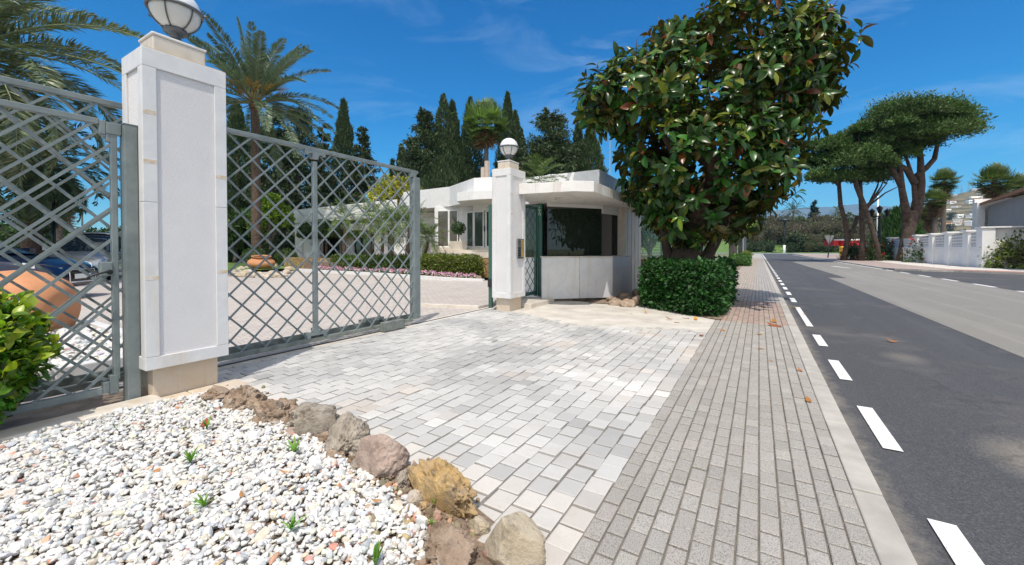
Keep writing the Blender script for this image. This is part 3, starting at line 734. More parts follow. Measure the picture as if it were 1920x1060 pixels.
mb = MB(); mb.bar((GX,1.145,.20),(GX,1.145,2.235),.04,.045,up=(1,0,0)); rel(mb,'stile',M['steel'],bw=.005)
mb = MB(); mb.box(GX-.028,GX+.028,1.10,1.19,2.17,2.262); rel(mb,'hinge_block',M['steel'],bw=.004)
mb = MB(); mb.box(GX-.035,GX+.035,1.055,1.125,1.04,1.15); mb.box(GX-.02,GX+.02,1.128,1.165,1.05,1.19); lk = rel(mb,'lock_box',M['steel'],bw=.006)
mb = MB(); mb.tube([(GX+.036,1.105,1.075),(GX+.075,1.105,1.08),(GX+.085,1.09,1.08),(GX+.09,.99,1.05),(GX+.088,.965,1.03)],.008,8)
mb.tube([(GX+.036,1.105,1.07),(GX+.044,1.105,1.07)],.02,12); rel(mb,'handle',M['darkmetal'],lk)
t = thing('gate_post', (-4.43, 1.225, 0), 'square grey steel post standing tight against the near white pillar', 'post')
mb = MB(); mb.box(-.055,.055,-.032,.052,0.0,2.262); bevel(mb.build('post',M['steel'],t),.006)
mb = MB(); mb.box(-.058,.058,-.035,.055,2.2622,2.268); mb.build('cap',M['steel'],t)

# ------------------------------------------------------------------ boulders along the driveway
def boulder(px, py, wpx, hpx, mat, seed, label, depth=0.9, cat='boulder', grp='boulders edging the driveway', name='boulder', zc=None, rough=.22, yaw=None, ang=0.0, sub=None):
    # wpx, hpx: size in photo pixels of the boulder whose foot is at px, py
    p = G(px, py); D = p.dot(F0); k = D / FPX
    a, h = wpx * k / 2 * .96, hpx * k
    V, F = sub or ICO5
    n1 = fbm(V, 0.9, 3, seed); n2 = fbm(V, 2.6, 5, seed + 11); n3 = fbm(V, 9, 3, seed + 5)
    P = V * (1 + rough * 1.5 * n1 + rough * 0.7 * n2 + rough * .34 * n3)[:, None]
    r2 = np.random.default_rng(seed)
    for d in randdir(9, r2):
        hh = P @ d; P = P - np.clip(hh - r2.uniform(.66, .9), 0, 2)[:, None] * d * .9
    P = P / np.abs(P).max(0)
    ca, sa = math.cos(ang), math.sin(ang)
    P = np.c_[P[:, 0] * a, P[:, 1] * a * depth, P[:, 2] * h * .56]
    P = np.c_[P[:, 0] * ca - P[:, 2] * sa, P[:, 1], P[:, 0] * sa + P[:, 2] * ca]
    mb = MB(); mb.add(P, F, None, True)
    pos = p + F0 * a * depth * .6
    o = mb.build(name, mat, loc=(pos[0], pos[1], h * .13 + (zc or 0))); o.rotation_euler = (0, 0, YAW if yaw is None else yaw)
    return tag(o, label, cat, grp)
BL = [(395,756,64,44,'rock_brown',1,'small crumbly brown rock beside the base of the near pillar',.9,0),
      (446,772,84,70,'rock_brown',2,'rugged brown boulder nearest the near pillar base',.8,0),
      (506,800,98,80,'rock_brown',3,'dark brown pitted boulder, second cluster from the near pillar',.8,0),
      (576,818,116,78,'rock_grey',4,'broad grey brown angular boulder in the middle of the edging row',.8,0),
      (642,854,90,96,'rock_grey',5,'upright grey boulder with hollows, left of the pinkish round boulder',.9,0),
      (606,832,32,28,'rock_brown',16,'small dark stone wedged between two grey boulders',.9,0),
      (706,894,116,104,'rock_pink',6,'rounded pinkish brown boulder above the white pebbles',.85,0),
      (822,950,205,108,'rock_ochre',7,'long ochre yellow boulder slanting along the cobbles',.40,-.75),
      (966,1066,130,134,'rock_sand',8,'big smooth sandy boulder at the bottom end of the row',.8,0),
      (842,1076,136,88,'rock_brown',9,'rusty brown pitted boulder at the bottom edge of the photo',.9,0)]
BL += [(424,772,34,24,'rock_brown',31,'crumb of brown rock between the two boulders nearest the pillar',.9,0),(480,800,40,30,'rock_brown',32,'small brown stone at the foot of the dark pitted boulder',.9,0),(545,822,38,28,'rock_pink',33,'small pinkish stone under the broad angular boulder',.9,0),
       (620,866,46,30,'rock_brown',34,'flat brown stone in front of the wedged dark stone',.9,0),(668,884,40,34,'rock_grey',35,'small grey stone between the upright grey and the pinkish boulder',.9,0),(752,914,44,36,'rock_grey',36,'grey stone between the pinkish and the ochre boulder',.9,0),(772,950,50,28,'rock_pale',37,'pale flat stone tucked under the ochre boulder',.9,0),(900,1000,44,34,'rock_sand',38,'sandy stone between the ochre and the big smooth boulder',.9,0)]
for (px,py,w,h,m,sd,lb,dp,an) in BL: boulder(px,py,w,h,M[m],sd,lb,dp,yaw=YAW+an,rough=.12 if m in('rock_sand','rock_pink') else .30)

for k, (px, py, w_, h_) in enumerate([(1158,573,34,20),(1182,576,40,24),(1203,570,36,26),(1176,562,40,24),(1200,556,34,22),(1150,566,26,14)]):
    boulder(px, py, w_, h_, M['rock_brown'], 60 + k, ['small brown rock at the right corner of the gatehouse counter','brown rock on the bed edge left of the clipped hedge','brown rock touching the clipped hedge','rear brown rock under the gatehouse pilaster','rearmost rock against the rubble wall','little stone under the counter corner'][k], .9, 'rock', 'rocks on the bed by the gatehouse', 'rock', sub=ICO3)
# weeds in the gravel
def weed(px, py, hgt, n, spread, label, wide=.16, seed=0):
    r = np.random.default_rng(seed); p = G(px, py, .03); hgt *= 1.25; spread *= 1.2
    t = thing('weed_plant', p, label, 'weed', 'weeds in the pebble bed'); mb = MB()
    for i in range(n):
        a = r.uniform(0, 2 * PI); s = r.uniform(.2, 1) * spread; L = hgt * r.uniform(.6, 1.05)
        q = np.linspace(0, 1, 5); cx = np.cos(a) * s * q ** 1.6; cy = np.sin(a) * s * q ** 1.6; cz = L * (q - .25 * q * q * s / spread)
        w = wide * L * np.array([.35, .9, 1, .7, .02]) * .5
        V = np.r_[np.c_[cx - w * np.sin(a), cy + w * np.cos(a), cz], np.c_[cx + w * np.sin(a), cy - w * np.cos(a), cz]]
        mb.add(V, np.array([(k, k+1, k+6, k+5) for k in range(4)]), vary((.17,.36,.05), 1, .2, r)[0])
    mb.build('foliage', M['leaf'], t); return t
for i, a in enumerate([(388,806,.085,7,.05,'tall thin green weed among the pebbles near the pillar base'),(357,868,.075,10,.07,'leafy weed left of the middle of the pebble bed'),(553,850,.08,12,.075,'bushy weed just below the grey boulders'),
     (383,952,.07,12,.06,'pointed green weed in the middle of the pebble bed'),(546,995,.065,14,.07,'spreading weed in the lower right of the pebble bed'),(704,1062,.09,8,.05,'bright weed at the bottom edge of the pebble bed'),
     (815,945,.03,9,.03,'lime green seedling under the ochre boulder'),(810,985,.03,8,.03,'tiny grass tuft on the soil between the brown and ochre boulders'),(507,783,.03,8,.03,'tiny weed at the foot of the dark brown boulders'),(345,808,.03,8,.03,'small seedling at the left of the pebbles near the pillar'),(215,803,.022,6,.02,'small seedling close to the stone edging')]):
    weed(*a, seed=i)

# dry leaves
def dryleaf(p, L, col, rz, label, grp, tilt=.25):
    T, F = RUB; r = np.random.default_rng(int(abs(p[0] * 1000 + p[1] * 77)))
    mb = MB(); T = T * np.array([.5 * L, L, L * r.uniform(-1.6, -.6)]); T[:, 2] -= T[:, 2].min()
    mb.add(T, F, col, True); o = mb.build('fallen_leaf', M['leaf_dry'], loc=(p[0], p[1], p[2] + .004))
    o.rotation_euler = (r.uniform(-tilt, tilt), r.uniform(-tilt, tilt), rz); return tag(o, label, 'leaf', grp)
LV = [(1469,614,.30,(.26,.10,.045),1.2,'large curled brown leaf at the kerb edge'),(1497,578,.2,(.8,.5,.03),2.0,'yellow leaf lying on the white road dash'),(1685,642,.16,(.33,.15,.06),1.4,'lone tan leaf out on the dark asphalt'),
      (1455,606,.16,(.36,.17,.04),.3,'brown leaf lying left of the large curled leaf'),(1430,627,.14,(.55,.30,.05),2.4,'orange leaf in the middle of the grey pavement'),(1360,622,.12,(.4,.18,.05),.7,'small brown leaf near the cobble boundary'),
      (1318,629,.14,(.35,.15,.07),2.9,'reddish twig like leaf at the apron corner'),(1520,756,.1,(.38,.17,.05),.2,'curled leaf on the kerb beside the third dash'),(1433,655,.1,(.3,.13,.05),1.9,'small dark leaf further down the pavement'),
      (1450,678,.08,(.4,.2,.07),1.1,'tiny brown leaf at mid pavement'),(1505,698,.09,(.36,.16,.06),.5,'thin brown leaf against the kerb joint'),(1293,598,.2,(.5,.24,.04),1.0,'orange leaf under the front of the clipped hedge'),
      (1262,600,.18,(.42,.2,.04),2.2,'brown leaf left of the orange leaf under the hedge'),(1305,601,.16,(.55,.28,.03),.2,'yellowish leaf right under the hedge front'),(1362,598,.15,(.6,.36,.05),1.7,'yellow leaf at the right corner of the clipped hedge'),
      (1214,588,.12,(.5,.26,.06),.9,'tan leaf on the apron left of the hedge'),(1186,588,.1,(.45,.2,.06),2.6,'small leaf on the apron below the gatehouse'),(1275,605,.13,(.5,.22,.04),2.0,'brown leaf on the apron in front of the hedge shadow'),
      (378,803,.11,(.30,.07,.04),.8,'dark red leaf beside the tall thin weed'),(282,890,.07,(.5,.25,.1),.4,'orange leaf left in the pebble bed'),(540,888,.055,(.55,.27,.12),2.2,'peach coloured leaf in the pebble bed'),(640,915,.05,(.5,.22,.1),1.2,'orange chip near the pinkish boulder'),
      (715,940,.075,(.5,.30,.14),2.7,'tan leaf below the ochre boulder'),(560,925,.05,(.45,.2,.1),.4,'small brown leaf on the lower pebbles'),(455,935,.05,(.4,.2,.08),1.4,'small brown leaf in the centre of the pebbles'),(1515,590,.12,(.4,.2,.08),1.4,'tan leaf on the road right of the yellow leaf')]
for px, py, L, c, rz, lb in LV:
    road = px > 1495 and py < 700 and px not in (1505,1520)
    pz = RZ + .012 if road else (.035 if px < 760 else .001)
    dryleaf(G(px, py, pz), L * .8, c, rz, lb, 'fallen leaves')
# thin flat stain of leaf litter is left out: only single leaves are built

# ------------------------------------------------------------------ hedges and shrubs
def leafy(mb, P, Nn, L, wr, base, amt=.28, hue=.12, tilt=.8, T=LEAF4, smooth=False, r=rng, droop=0.0, flat=0.0):
    n = len(P); d = unit(Nn + r.normal(0, tilt, (n, 3)) + np.array([0, 0, -droop]))
    up = unit(Nn * .6 + np.array([0, 0, .6 + flat]) + r.normal(0, .5, (n, 3)))
    s = L * np.exp(r.normal(0, .22, n))
    place(mb, T[0], T[1], P, frames(d, up), np.c_[s * wr, s, s], vary(base, n, amt, r, hue), smooth)
def boxpts(n, x0, x1, y0, y1, z0, z1, r=rng, bump=.05, rnd=.12):
    A = np.array([(y1-y0)*(z1-z0)]*2 + [(x1-x0)*(z1-z0)]*2 + [(x1-x0)*(y1-y0)]); f = r.choice(5, n, p=A / A.sum())
    u, v = r.random(n), r.random(n); P = np.zeros((n, 3)); Nn = np.zeros((n, 3))
    X, Y, Z = x0 + (x1-x0)*u, y0 + (y1-y0)*u, z0 + (z1-z0)*v
    for k in range(5):
        m = f == k
        if k < 2: P[m] = np.c_[np.full(m.sum(), (x0, x1)[k]), Y[m], Z[m]]; Nn[m] = (((-1, 1)[k]), 0, 0)
        elif k < 4: P[m] = np.c_[X[m], np.full(m.sum(), (y0, y1)[k-2]), Z[m]]; Nn[m] = (0, (-1, 1)[k-2], 0)
        else: P[m] = np.c_[X[m], (y0 + (y1-y0)*v)[m], np.full(m.sum(), z1)]; Nn[m] = (0, 0, 1)
    c = np.array([(x0+x1)/2, (y0+y1)/2, (z0+z1)/2]); h = np.array([(x1-x0)/2, (y1-y0)/2, (z1-z0)/2])
    q = np.abs(P - c) / h; e = np.sort(q, 1)[:, 1]                     # round off the edges
    P = c + (P - c) * (1 - rnd * np.clip(e - .8, 0, 1)[:, None] / .2 * .5)
    P += Nn * (r.normal(0, bump, n) + bump * 1.6 * fbm(P, 2.0, 2, 4))[:, None]
    return P, Nn
def hedge(x0, x1, y0, y1, z0, z1, n, L, base, label, name='hedge', loc=None, rz=0, mat=None, bump=.04, wr=.6, grp=None, cat='hedge', amt=.3):
    cx, cy = (x0+x1)/2, (y0+y1)/2
    t = thing(name, (cx, cy, z0) if loc is None else loc, label, cat, grp, rz)
    mb = MB(); hx, hy, hz = (x1-x0)/2, (y1-y0)/2, z1 - z0
    P, Nn = boxpts(n, -hx, hx, -hy, hy, 0.0, hz, bump=bump); leafy(mb, P, Nn, L, wr, base, amt)
    P2, N2 = boxpts(n // 2, -hx*.93, hx*.93, -hy*.93, hy*.93, 0, hz*.93, bump=bump); leafy(mb, P2, N2, L * 1.1, wr, base, amt)
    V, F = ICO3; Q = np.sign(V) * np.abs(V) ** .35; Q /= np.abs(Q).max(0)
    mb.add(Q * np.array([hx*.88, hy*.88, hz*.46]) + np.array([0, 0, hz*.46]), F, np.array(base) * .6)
    mb.build('foliage', mat or M['leaf'], t)
    return t
# clipped hedge round the rubber tree
t = thing('hedge', (-1.36, 10.0, 0), 'dark clipped box hedge ringing the trunk of the rubber tree', 'hedge')
HP = np.array([(-2.15,9.0),(-1.7,8.75),(-0.95,8.25),(-0.70,8.3),(-0.60,8.8),(-0.58,11.6),(-2.3,11.8)]) - np.array([-1.36,10.0])
def polyhedge(mb, P, z0, z1, n, L, base, amt=.3, r=rng, bump=.04, lean=0.0):
    seg = np.roll(P, -1, 0) - P; ln = np.linalg.norm(seg, axis=1); i = r.choice(len(P), n, p=ln / ln.sum()); u = r.random(n)
    q = P[i] + seg[i] * u[:, None]; nn = np.c_[seg[i][:, 1], -seg[i][:, 0]] / ln[i][:, None]; z = z0 + (z1 - z0) * r.random(n)
    q = q * (1 - .05 * np.clip((z - z1 + .12) / .12, 0, 1))[:, None] + nn * (lean * (z - z0))[:, None]
    Pp = np.c_[q, z]; Nn = np.c_[nn, np.zeros(n)]; Pp += Nn * (r.normal(0, bump, n) + bump * 1.5 * fbm(Pp, 2.2, 2, 8))[:, None]
    leafy(mb, Pp, Nn, L, .62, base, amt, r=r)
    lo, hi = P.min(0), P.max(0); m = n; x, y = r.uniform(lo[0], hi[0], m), r.uniform(lo[1], hi[1], m); k = inpoly(x, y, P); x, y = x[k], y[k]
    Pt = np.c_[x, y, z1 + r.normal(0, bump, len(x))]; leafy(mb, Pt, np.tile([0., 0, 1], (len(x), 1)), L, .62, base, amt, r=r)
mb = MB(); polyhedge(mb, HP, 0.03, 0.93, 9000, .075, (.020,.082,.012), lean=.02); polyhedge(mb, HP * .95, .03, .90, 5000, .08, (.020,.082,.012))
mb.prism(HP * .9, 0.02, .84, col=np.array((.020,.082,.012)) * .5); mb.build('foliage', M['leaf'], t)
# leafy shrub at the left edge
sp = at(-98, 690, 2.6)
t = thing('shrub', (sp[0], sp[1], 0), 'bright green glossy leafy shrub at the left edge in front of the lattice panel', 'shrub')
V, F = ICO3; r = np.random.default_rng(3)
mb = MB(); n = 4600; d = randdir(n, r); bl = 1 + .22 * fbm(d, 2.2, 3, 2)
Pp = d * np.array([.36, .42, .47]) * (bl * r.uniform(.62, 1.03, n))[:, None] + np.array([0, 0, .47])
Pp[:, :2] *= (.62 + .38 * np.clip(Pp[:, 2] / .42, 0, 1))[:, None]; Pp[:, 2] = np.where(Pp[:, 2] < .05, r.uniform(.05, .25, n), Pp[:, 2])
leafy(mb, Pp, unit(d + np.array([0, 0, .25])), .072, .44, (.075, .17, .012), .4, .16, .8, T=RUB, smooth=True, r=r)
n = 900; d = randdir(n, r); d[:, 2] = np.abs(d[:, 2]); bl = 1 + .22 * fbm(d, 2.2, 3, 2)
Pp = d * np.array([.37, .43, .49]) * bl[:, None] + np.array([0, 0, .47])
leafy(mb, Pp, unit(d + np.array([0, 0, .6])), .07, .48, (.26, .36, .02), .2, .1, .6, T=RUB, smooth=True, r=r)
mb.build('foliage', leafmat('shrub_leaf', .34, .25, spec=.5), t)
mb = MB()
for k in range(22):
    a = random.uniform(0, 2*PI); R = random.uniform(.1,.33); mb.tube([(0.05*math.cos(a),.05*math.sin(a),-.02),(R*.5*math.cos(a),R*.5*math.sin(a),.25),(R*math.cos(a),R*math.sin(a),.6+random.uniform(-.2,.2))],[.014,.009,.004],6)
mb.build('branches', M['bark'], t)

# ------------------------------------------------------------------ rubber tree
TB = W(3.92, 9.3)
t = thing('rubber_tree', (TB[0], TB[1], 0), 'big glossy rubber tree with reddish leaves growing out of the clipped hedge', 'tree')
r = np.random.default_rng(11)
DL = -.12
ELL = [((4.9,9.2,5.0),(2.0,1.65,1.6)),((3.1,9.1,4.65),(1.4,1.4,.85)),((6.2,9.3,5.2),(1.08,1.4,1.3)),((4.55,9.1,3.25),(1.6,1.6,1.55)),((5.6,9.2,3.9),(.9,1.2,1.1)),
       ((3.6,9.1,3.4),(1.05,1.4,1.15)),((4.4,9.1,2.1),(1.2,1.3,.72)),((6.5,9.3,6.0),(.72,1.0,.6)),((2.0,9.0,4.45),(.6,.75,.42)),((5.2,9.2,6.1),(1.3,1.3,.62)),((4.1,9.1,5.7),(1.0,1.2,.6)),((5.3,9.2,2.75),(.65,.9,.7)),((3.4,9.1,2.6),(.5,.8,.6)),((6.75,9.3,4.95),(.58,.8,.75))]
def ldz(P):
    return P[:, :1] * RX + P[:, 1:2] * F0 + np.array([0, 0, 1.0]) * P[:, 2:3]
def tips(n, shell):
    out, nor = [], []
    while len(out) < n:
        k = r.choice(len(ELL), p=np.array([e[1][0]*e[1][2] for e in ELL]) / sum(e[1][0]*e[1][2] for e in ELL)); c, ra = np.array(ELL[k][0]), np.array(ELL[k][1])
        d = randdir(1, r)[0]; p = c + d * ra * shell * (r.uniform(.86, 1.04) + (.22 * r.random() if r.random() < .2 else 0))
        if any((((p - np.array(e[0])) / (np.array(e[1]) * shell)) ** 2).sum() < .72 for i, e in enumerate(ELL) if i != k): continue
        out.append(p); nor.append(unit(d / ra))
    return np.array(out), np.array(nor)
mb = MB(); base_l = []
for shell, cnt, nl in ((1.0, 960, 8), (.84, 460, 8), (.64, 230, 7)):
    P, Nn = tips(cnt, shell); P = ldz(P) + RX * DL; Nn = ldz(Nn)
    if shell > .8:
        kp = fbm(P, .85, 2, 17) > (-.22 if shell > .9 else -.35); P, Nn = P[kp], Nn[kp]
    Ax = unit(Nn + np.array([0, 0, .45]) + r.normal(0, .35, Nn.shape))
    for p, a in zip(P, Ax):
        m = nl + r.integers(-2, 3); ref = np.array([0., 0, 1]) if abs(a[2]) < .9 else np.array([1., 0, 0]); u = np.cross(a, ref); u /= np.linalg.norm(u); v = np.cross(a, u)
        an = np.arange(m) * 2.4 + r.uniform(0, 6); el = np.linspace(-.15, 1.0, m) + r.normal(0, .18, m)
        rd = np.cos(an)[:, None] * u + np.sin(an)[:, None] * v
        d = unit(rd + el[:, None] * a + np.array([0, 0, -.34]) * r.uniform(.2, 2.2, (m, 1))); up = unit(a + rd * -.25 + np.array([0, 0, .35]) + r.normal(0, .25, (m, 3)))
        q = p + a * np.linspace(-.16, .05, m)[:, None]; L = r.uniform(.19, .41, m) * np.linspace(1.0, .75, m)
        c = vary((.026, .078, .012), m, .36, r, .1)
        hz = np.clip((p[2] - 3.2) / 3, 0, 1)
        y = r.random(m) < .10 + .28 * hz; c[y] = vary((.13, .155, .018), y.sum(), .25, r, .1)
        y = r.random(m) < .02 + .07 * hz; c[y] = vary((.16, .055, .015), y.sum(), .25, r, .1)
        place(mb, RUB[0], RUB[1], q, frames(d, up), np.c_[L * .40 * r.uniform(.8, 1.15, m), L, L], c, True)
        if shell > .9:
            mb.tube([p - a * .32, p - a * .1, p + a * .06], [.012, .010, .006], 5, col=(.09, .075, .05), cap=False, mi=1)
            if r.random() < .22:
                mb.bar(p + a * .04, p + a * r.uniform(.18, .32) + np.array([0, 0, .03]), .02, .012, col=(.30, .09, .05) if r.random() < .6 else (.24, .22, .08), w2=.003, h2=.003)
off = -np.array([TB[0], TB[1], 0])
mb.V = [v + off for v in mb.V]
mb.build('crown', [M['leaf_gloss'], M['leaf']], t)
mb = MB()
def loc(l, D, z): p = W(l, D); return (p[0] + off[0], p[1] + off[1], z)
mb.tube([loc(3.88,9.3,-.05),loc(3.90,9.3,.5),loc(3.92,9.3,.95),loc(4.02,9.3,1.35),loc(4.15,9.3,1.8)],[.50,.44,.37,.32,.26],16)
mb.tube([loc(4.12,9.15,0.1),loc(4.2,9.1,.8),loc(4.5,9.05,1.4),loc(4.9,9.0,2.3)],[.15,.13,.12,.09],12)
mb.tube([loc(3.66,9.35,0.1),loc(3.62,9.35,.8),loc(3.5,9.3,1.5),loc(3.3,9.2,2.6)],[.14,.11,.10,.07],12)
mb.build('trunk', simple('rubber_bark_shaded', (0.075, 0.055, 0.042), .9, var=.45, vs=5, bump=.8, bs=18, bd=.03), t)  # bark darkened so its colour carries the deep shade on the trunk
mb = MB()
for pts, r0 in (((loc(4.15,9.3,1.75),loc(4.4,9.25,2.6),loc(4.9,9.2,3.8),loc(5.1,9.2,5.4)),.2),((loc(4.9,9.0,2.3),loc(5.5,9.1,3.2),loc(6.3,9.2,4.5),loc(6.8,9.3,5.6)),.11),((loc(4.2,9.3,2.0),loc(3.7,9.1,3.2),loc(3.1,9.0,4.2),loc(2.2,8.9,4.5)),.1),
                ((loc(4.5,9.25,3.0),loc(3.9,9.1,4.0),loc(3.6,9.0,5.2)),.08),((loc(4.4,9.2,2.6),loc(4.1,8.3,3.3),loc(3.8,8.0,4.0)),.09),((loc(4.6,9.2,3.2),loc(5.2,8.2,4.2),loc(5.5,8.0,5.0)),.08),((loc(4.2,9.2,2.2),loc(4.6,8.5,2.6),loc(5.1,8.0,3.0)),.07)):
    mb.tube(pts, np.linspace(r0, r0 * .3, len(pts)), 8)
mb.build('branches', M['bark'], t)

# ------------------------------------------------------------------ gatehouse
t = thing('gatehouse', (-4.0, 10.5, 0), 'small white marble gatehouse with a dark window and a flat stained canopy', 'gatehouse')
g0 = np.array([-4.0, 10.5, 0])
def gb(mb, name, mat, par=None, bw=None):
    mb.V = [v - g0 for v in mb.V]; o = mb.build(name, mat, par or t)
    if bw: bevel(o, bw)
    return o
cA, cB, cC = (-4.42,8.66), (-3.09,9.88), (-2.98,11.10)
mid = ((cA[0]+cB[0])/2 + .03, (cA[1]+cB[1])/2 + .03)
mb = MB(); mb.prism([cA, mid, (mid[0]-.2,mid[1]+.2), (cA[0]-.15,cA[1]+.25)], .06, 1.06); gb(mb,'counter',M['marble'],bw=.006)
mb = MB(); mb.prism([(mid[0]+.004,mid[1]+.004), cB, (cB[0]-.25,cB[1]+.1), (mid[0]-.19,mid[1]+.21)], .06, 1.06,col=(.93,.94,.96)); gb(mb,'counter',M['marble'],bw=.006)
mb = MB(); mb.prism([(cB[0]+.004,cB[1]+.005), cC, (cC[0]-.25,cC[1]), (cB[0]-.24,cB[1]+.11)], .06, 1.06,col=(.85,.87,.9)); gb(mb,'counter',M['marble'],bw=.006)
mb = MB(); mb.prism([(cA[0]-.05,cA[1]+.0), (mid[0]+.02,mid[1]-.02), (cB[0]+.025,cB[1]-.01), (cC[0]+.02,cC[1]), (cC[0]-.3,cC[1]), (cB[0]-.3,cB[1]+.15), (cA[0]-.2,cA[1]+.35)], 1.062, 1.085); gb(mb,'counter_top',M['marble_cream'],bw=.004)
mb = MB(); mb.prism([(-4.3,8.95),(-3.3,9.95),(-3.2,11.1),(-4.9,11.1),(-4.9,9.3)], -.05, .058); gb(mb,'plinth',M['rock_brown'])
gA, gB, gC = (-4.43,8.97), (-3.50,10.24), (-3.32,11.05)
mb = MB(); mb.slab(gA, gB, 1.087, 2.30, .02); wn = gb(mb,'window',M['darkglass'])
mb = MB(); mb.slab((gB[0]+.005,gB[1]+.012), gC, 1.087, 2.18, .02); gb(mb,'window',glassmat('second_pane_glass',(.01,.014,.012),.02,.25))  # second pane: darker glass with a weaker reflection
mb = MB(); mb.slab(gA, gB, 2.302, 2.388, .03); mb.slab((gB[0]+.03,gB[1]+.02),(gC[0]+.03,gC[1]), 2.182, 2.388, .06); gb(mb,'lintel',M['soffit_plaster'],bw=.004)
mb = MB()
for k in range(9): mb.box(-3.42 + .002 * (k % 2), -3.10 + .012 * (k % 2) , 11.06 + k*.19, 11.06 + k*.19 + .186, -.05, 2.388)
gb(mb,'wall',M['marble_cream'],bw=.006)
mb = MB(); mb.slab((-4.62,9.10),(-5.5,9.10),1.05,2.388,-.05); gb(mb,'window',M['darkglass']); mb = MB(); mb.slab((-4.62,9.06),(-5.5,9.06),-.05,1.048,-.15); gb(mb,'wall',M['marble']); mb = MB(); mb.box(-5.5,-3.44,12.62,12.76,-.05,2.388); gb(mb,'wall',M['soffit_plaster']); mb = MB(); mb.box(-5.65,-5.502,9.22,12.76,-.05,2.388); gb(mb,'wall',M['soffit_plaster'])
mb = MB(); mb.prism([(-4.25,7.27),(-3.12,7.46),(-2.80,7.74),(-2.85,12.9),(-5.8,12.9),(-5.8,9.4),(-4.9,8.9),(-4.76,8.6),(-4.76,7.55),(-4.25,7.55)], 2.39, 2.60); gb(mb,'canopy',M['roofedge'],bw=.006)
mb = MB(); mb.prism([(-3.2,9.2),(-3.28,12.7),(-5.7,12.7),(-5.7,9.3)], 2.6005, 3.12); gb(mb,'roof_block',M['whitewall'],bw=.01)
mb = MB(); mb.lathe([(.36,0),(.34,.05),(.28,.10),(.17,.14),(0,.155)],c=(-4.75,9.95,3.1),n=24); gb(mb,'skylight',M['white'])
mb = MB()
for k in range(16): mb.box(-2.845,-2.80,9.6 + k*.2,9.6 + k*.2 + .19,2.405,2.615,col=(.62,.6,.57))
gb(mb,'drip_edge',M['kerb'],bw=.004)
mb = MB(); mb.box(-4.78,-4.12,7.56,8.72,-.05,.095); struct(bevel(mb.build('door_step',M['marble_cream']),.012,2))
# green lattice service gate
t = thing('service_gate', (-4.75, 8.3, .1), 'narrow dark green lattice door between the far pillar and the gatehouse', 'door')
g0 = np.array([-4.75, 8.3, .1]); X = -4.75
mb = MB(); mb.box(X-.03,X+.03,7.56,7.61,.10,2.3); mb.box(X-.03,X+.03,8.93,9.0,.10,2.3); mb.box(X-.03,X+.03,7.612,8.928,2.24,2.30); mb.box(X-.03,X+.03,7.612,8.928,.14,.22); gb(mb,'frame',M['greenpaint'],bw=.004)
mb = MB(); lattice(mb, X, 7.61, 8.93, .22, 2.24, .05, .1, pitch=.27, w=.016, th=.008, off=.008); gb(mb,'lattice',M['greenpaint'])
t = thing('green_post', (-4.66, 9.03, .1), 'dark green corner post left of the dark gatehouse window', 'post'); g0 = np.array([-4.66,9.03,.1])
mb = MB(); mb.box(-4.72,-4.60,9.005,9.055,.09,2.385); gb(mb,'post',M['greenpaint'],bw=.004)
t = thing('exit_sign', (-4.62, 8.95, 2.1), 'small green sign with a white figure at the top of the green post', 'sign'); g0 = np.array([-4.62,8.95,2.1])
mb = MB(); mb.box(-4.71,-4.60,8.992,9.002,1.98,2.36); gb(mb,'panel',M['signgreen'])
mb = MB()
for a, b in (((-.03,.08),(.0,.0)),((.0,.0),(.03,-.09)),((.0,.0),(-.035,-.08)),((-.03,.03),(.035,.06)),((-.005,.10),(.005,.10))):
    mb.bar((-4.655 + a[0], 8.990, 2.18 + a[1]), (-4.655 + b[0], 8.990, 2.18 + b[1]), .016, .003, up=(0, 1, 0))
mb.lathe([(0,-.016),(.012,-.01),(.016,0),(.012,.01),(0,.016)],c=(-4.66,8.99,2.30),n=10); gb(mb,'figure',M['signwhite'])

# ------------------------------------------------------------------ white villa
t = thing('villa', (*lw(860, 22), 0), 'long low white villa with stepped flat roof and glazed entrance', 'house'); g0 = np.array([*lw(860, 22), 0])
FZ0, FZ1 = 3.62, 4.71
FP = [lw(1010,21.5), lw(924,19.5), lw(888.6,19.75), lw(843,22.5), lw(784,23.9), lw(757,24.6)]
LP = [lw(757,28.0), lw(725,28.7), lw(550,36)]
mb = MB()
mb.prism(FP + [lw(740,40), lw(1010,40)], FZ0, FZ1); gb(mb,'roof_fascia',M['whitewall'],bw=.01)
mb = MB(); mb.prism([lw(745,28.2), lw(725,28.7), lw(550,36), lw(560,42), lw(745,40)], 3.55, 4.71); gb(mb,'roof_fascia',M['white'],bw=.01)
mb = MB(); mb.prism([lw(857,19.9), lw(887,19.3), lw(925,18.9), lw(960,19.2), lw(960,21.5), lw(870,22.3)], 3.60, 4.02); gb(mb,'entrance_canopy',M['whitewall'],bw=.01)
mb = MB(); mb.slab(lw(815,22.9), lw(886,22.3), 1.36, 3.615, .3); gb(mb,'wall',M['whitewall'])
mb = MB(); mb.slab(lw(886.5,22.0), lw(975,20.6), 3.32, 3.615, .3); gb(mb,'wall',M['whitewall'])
mb = MB(); mb.slab(lw(768,25.9), lw(814,25.2), .4, 3.55, .3); gb(mb,'wall',M['whitewall'])
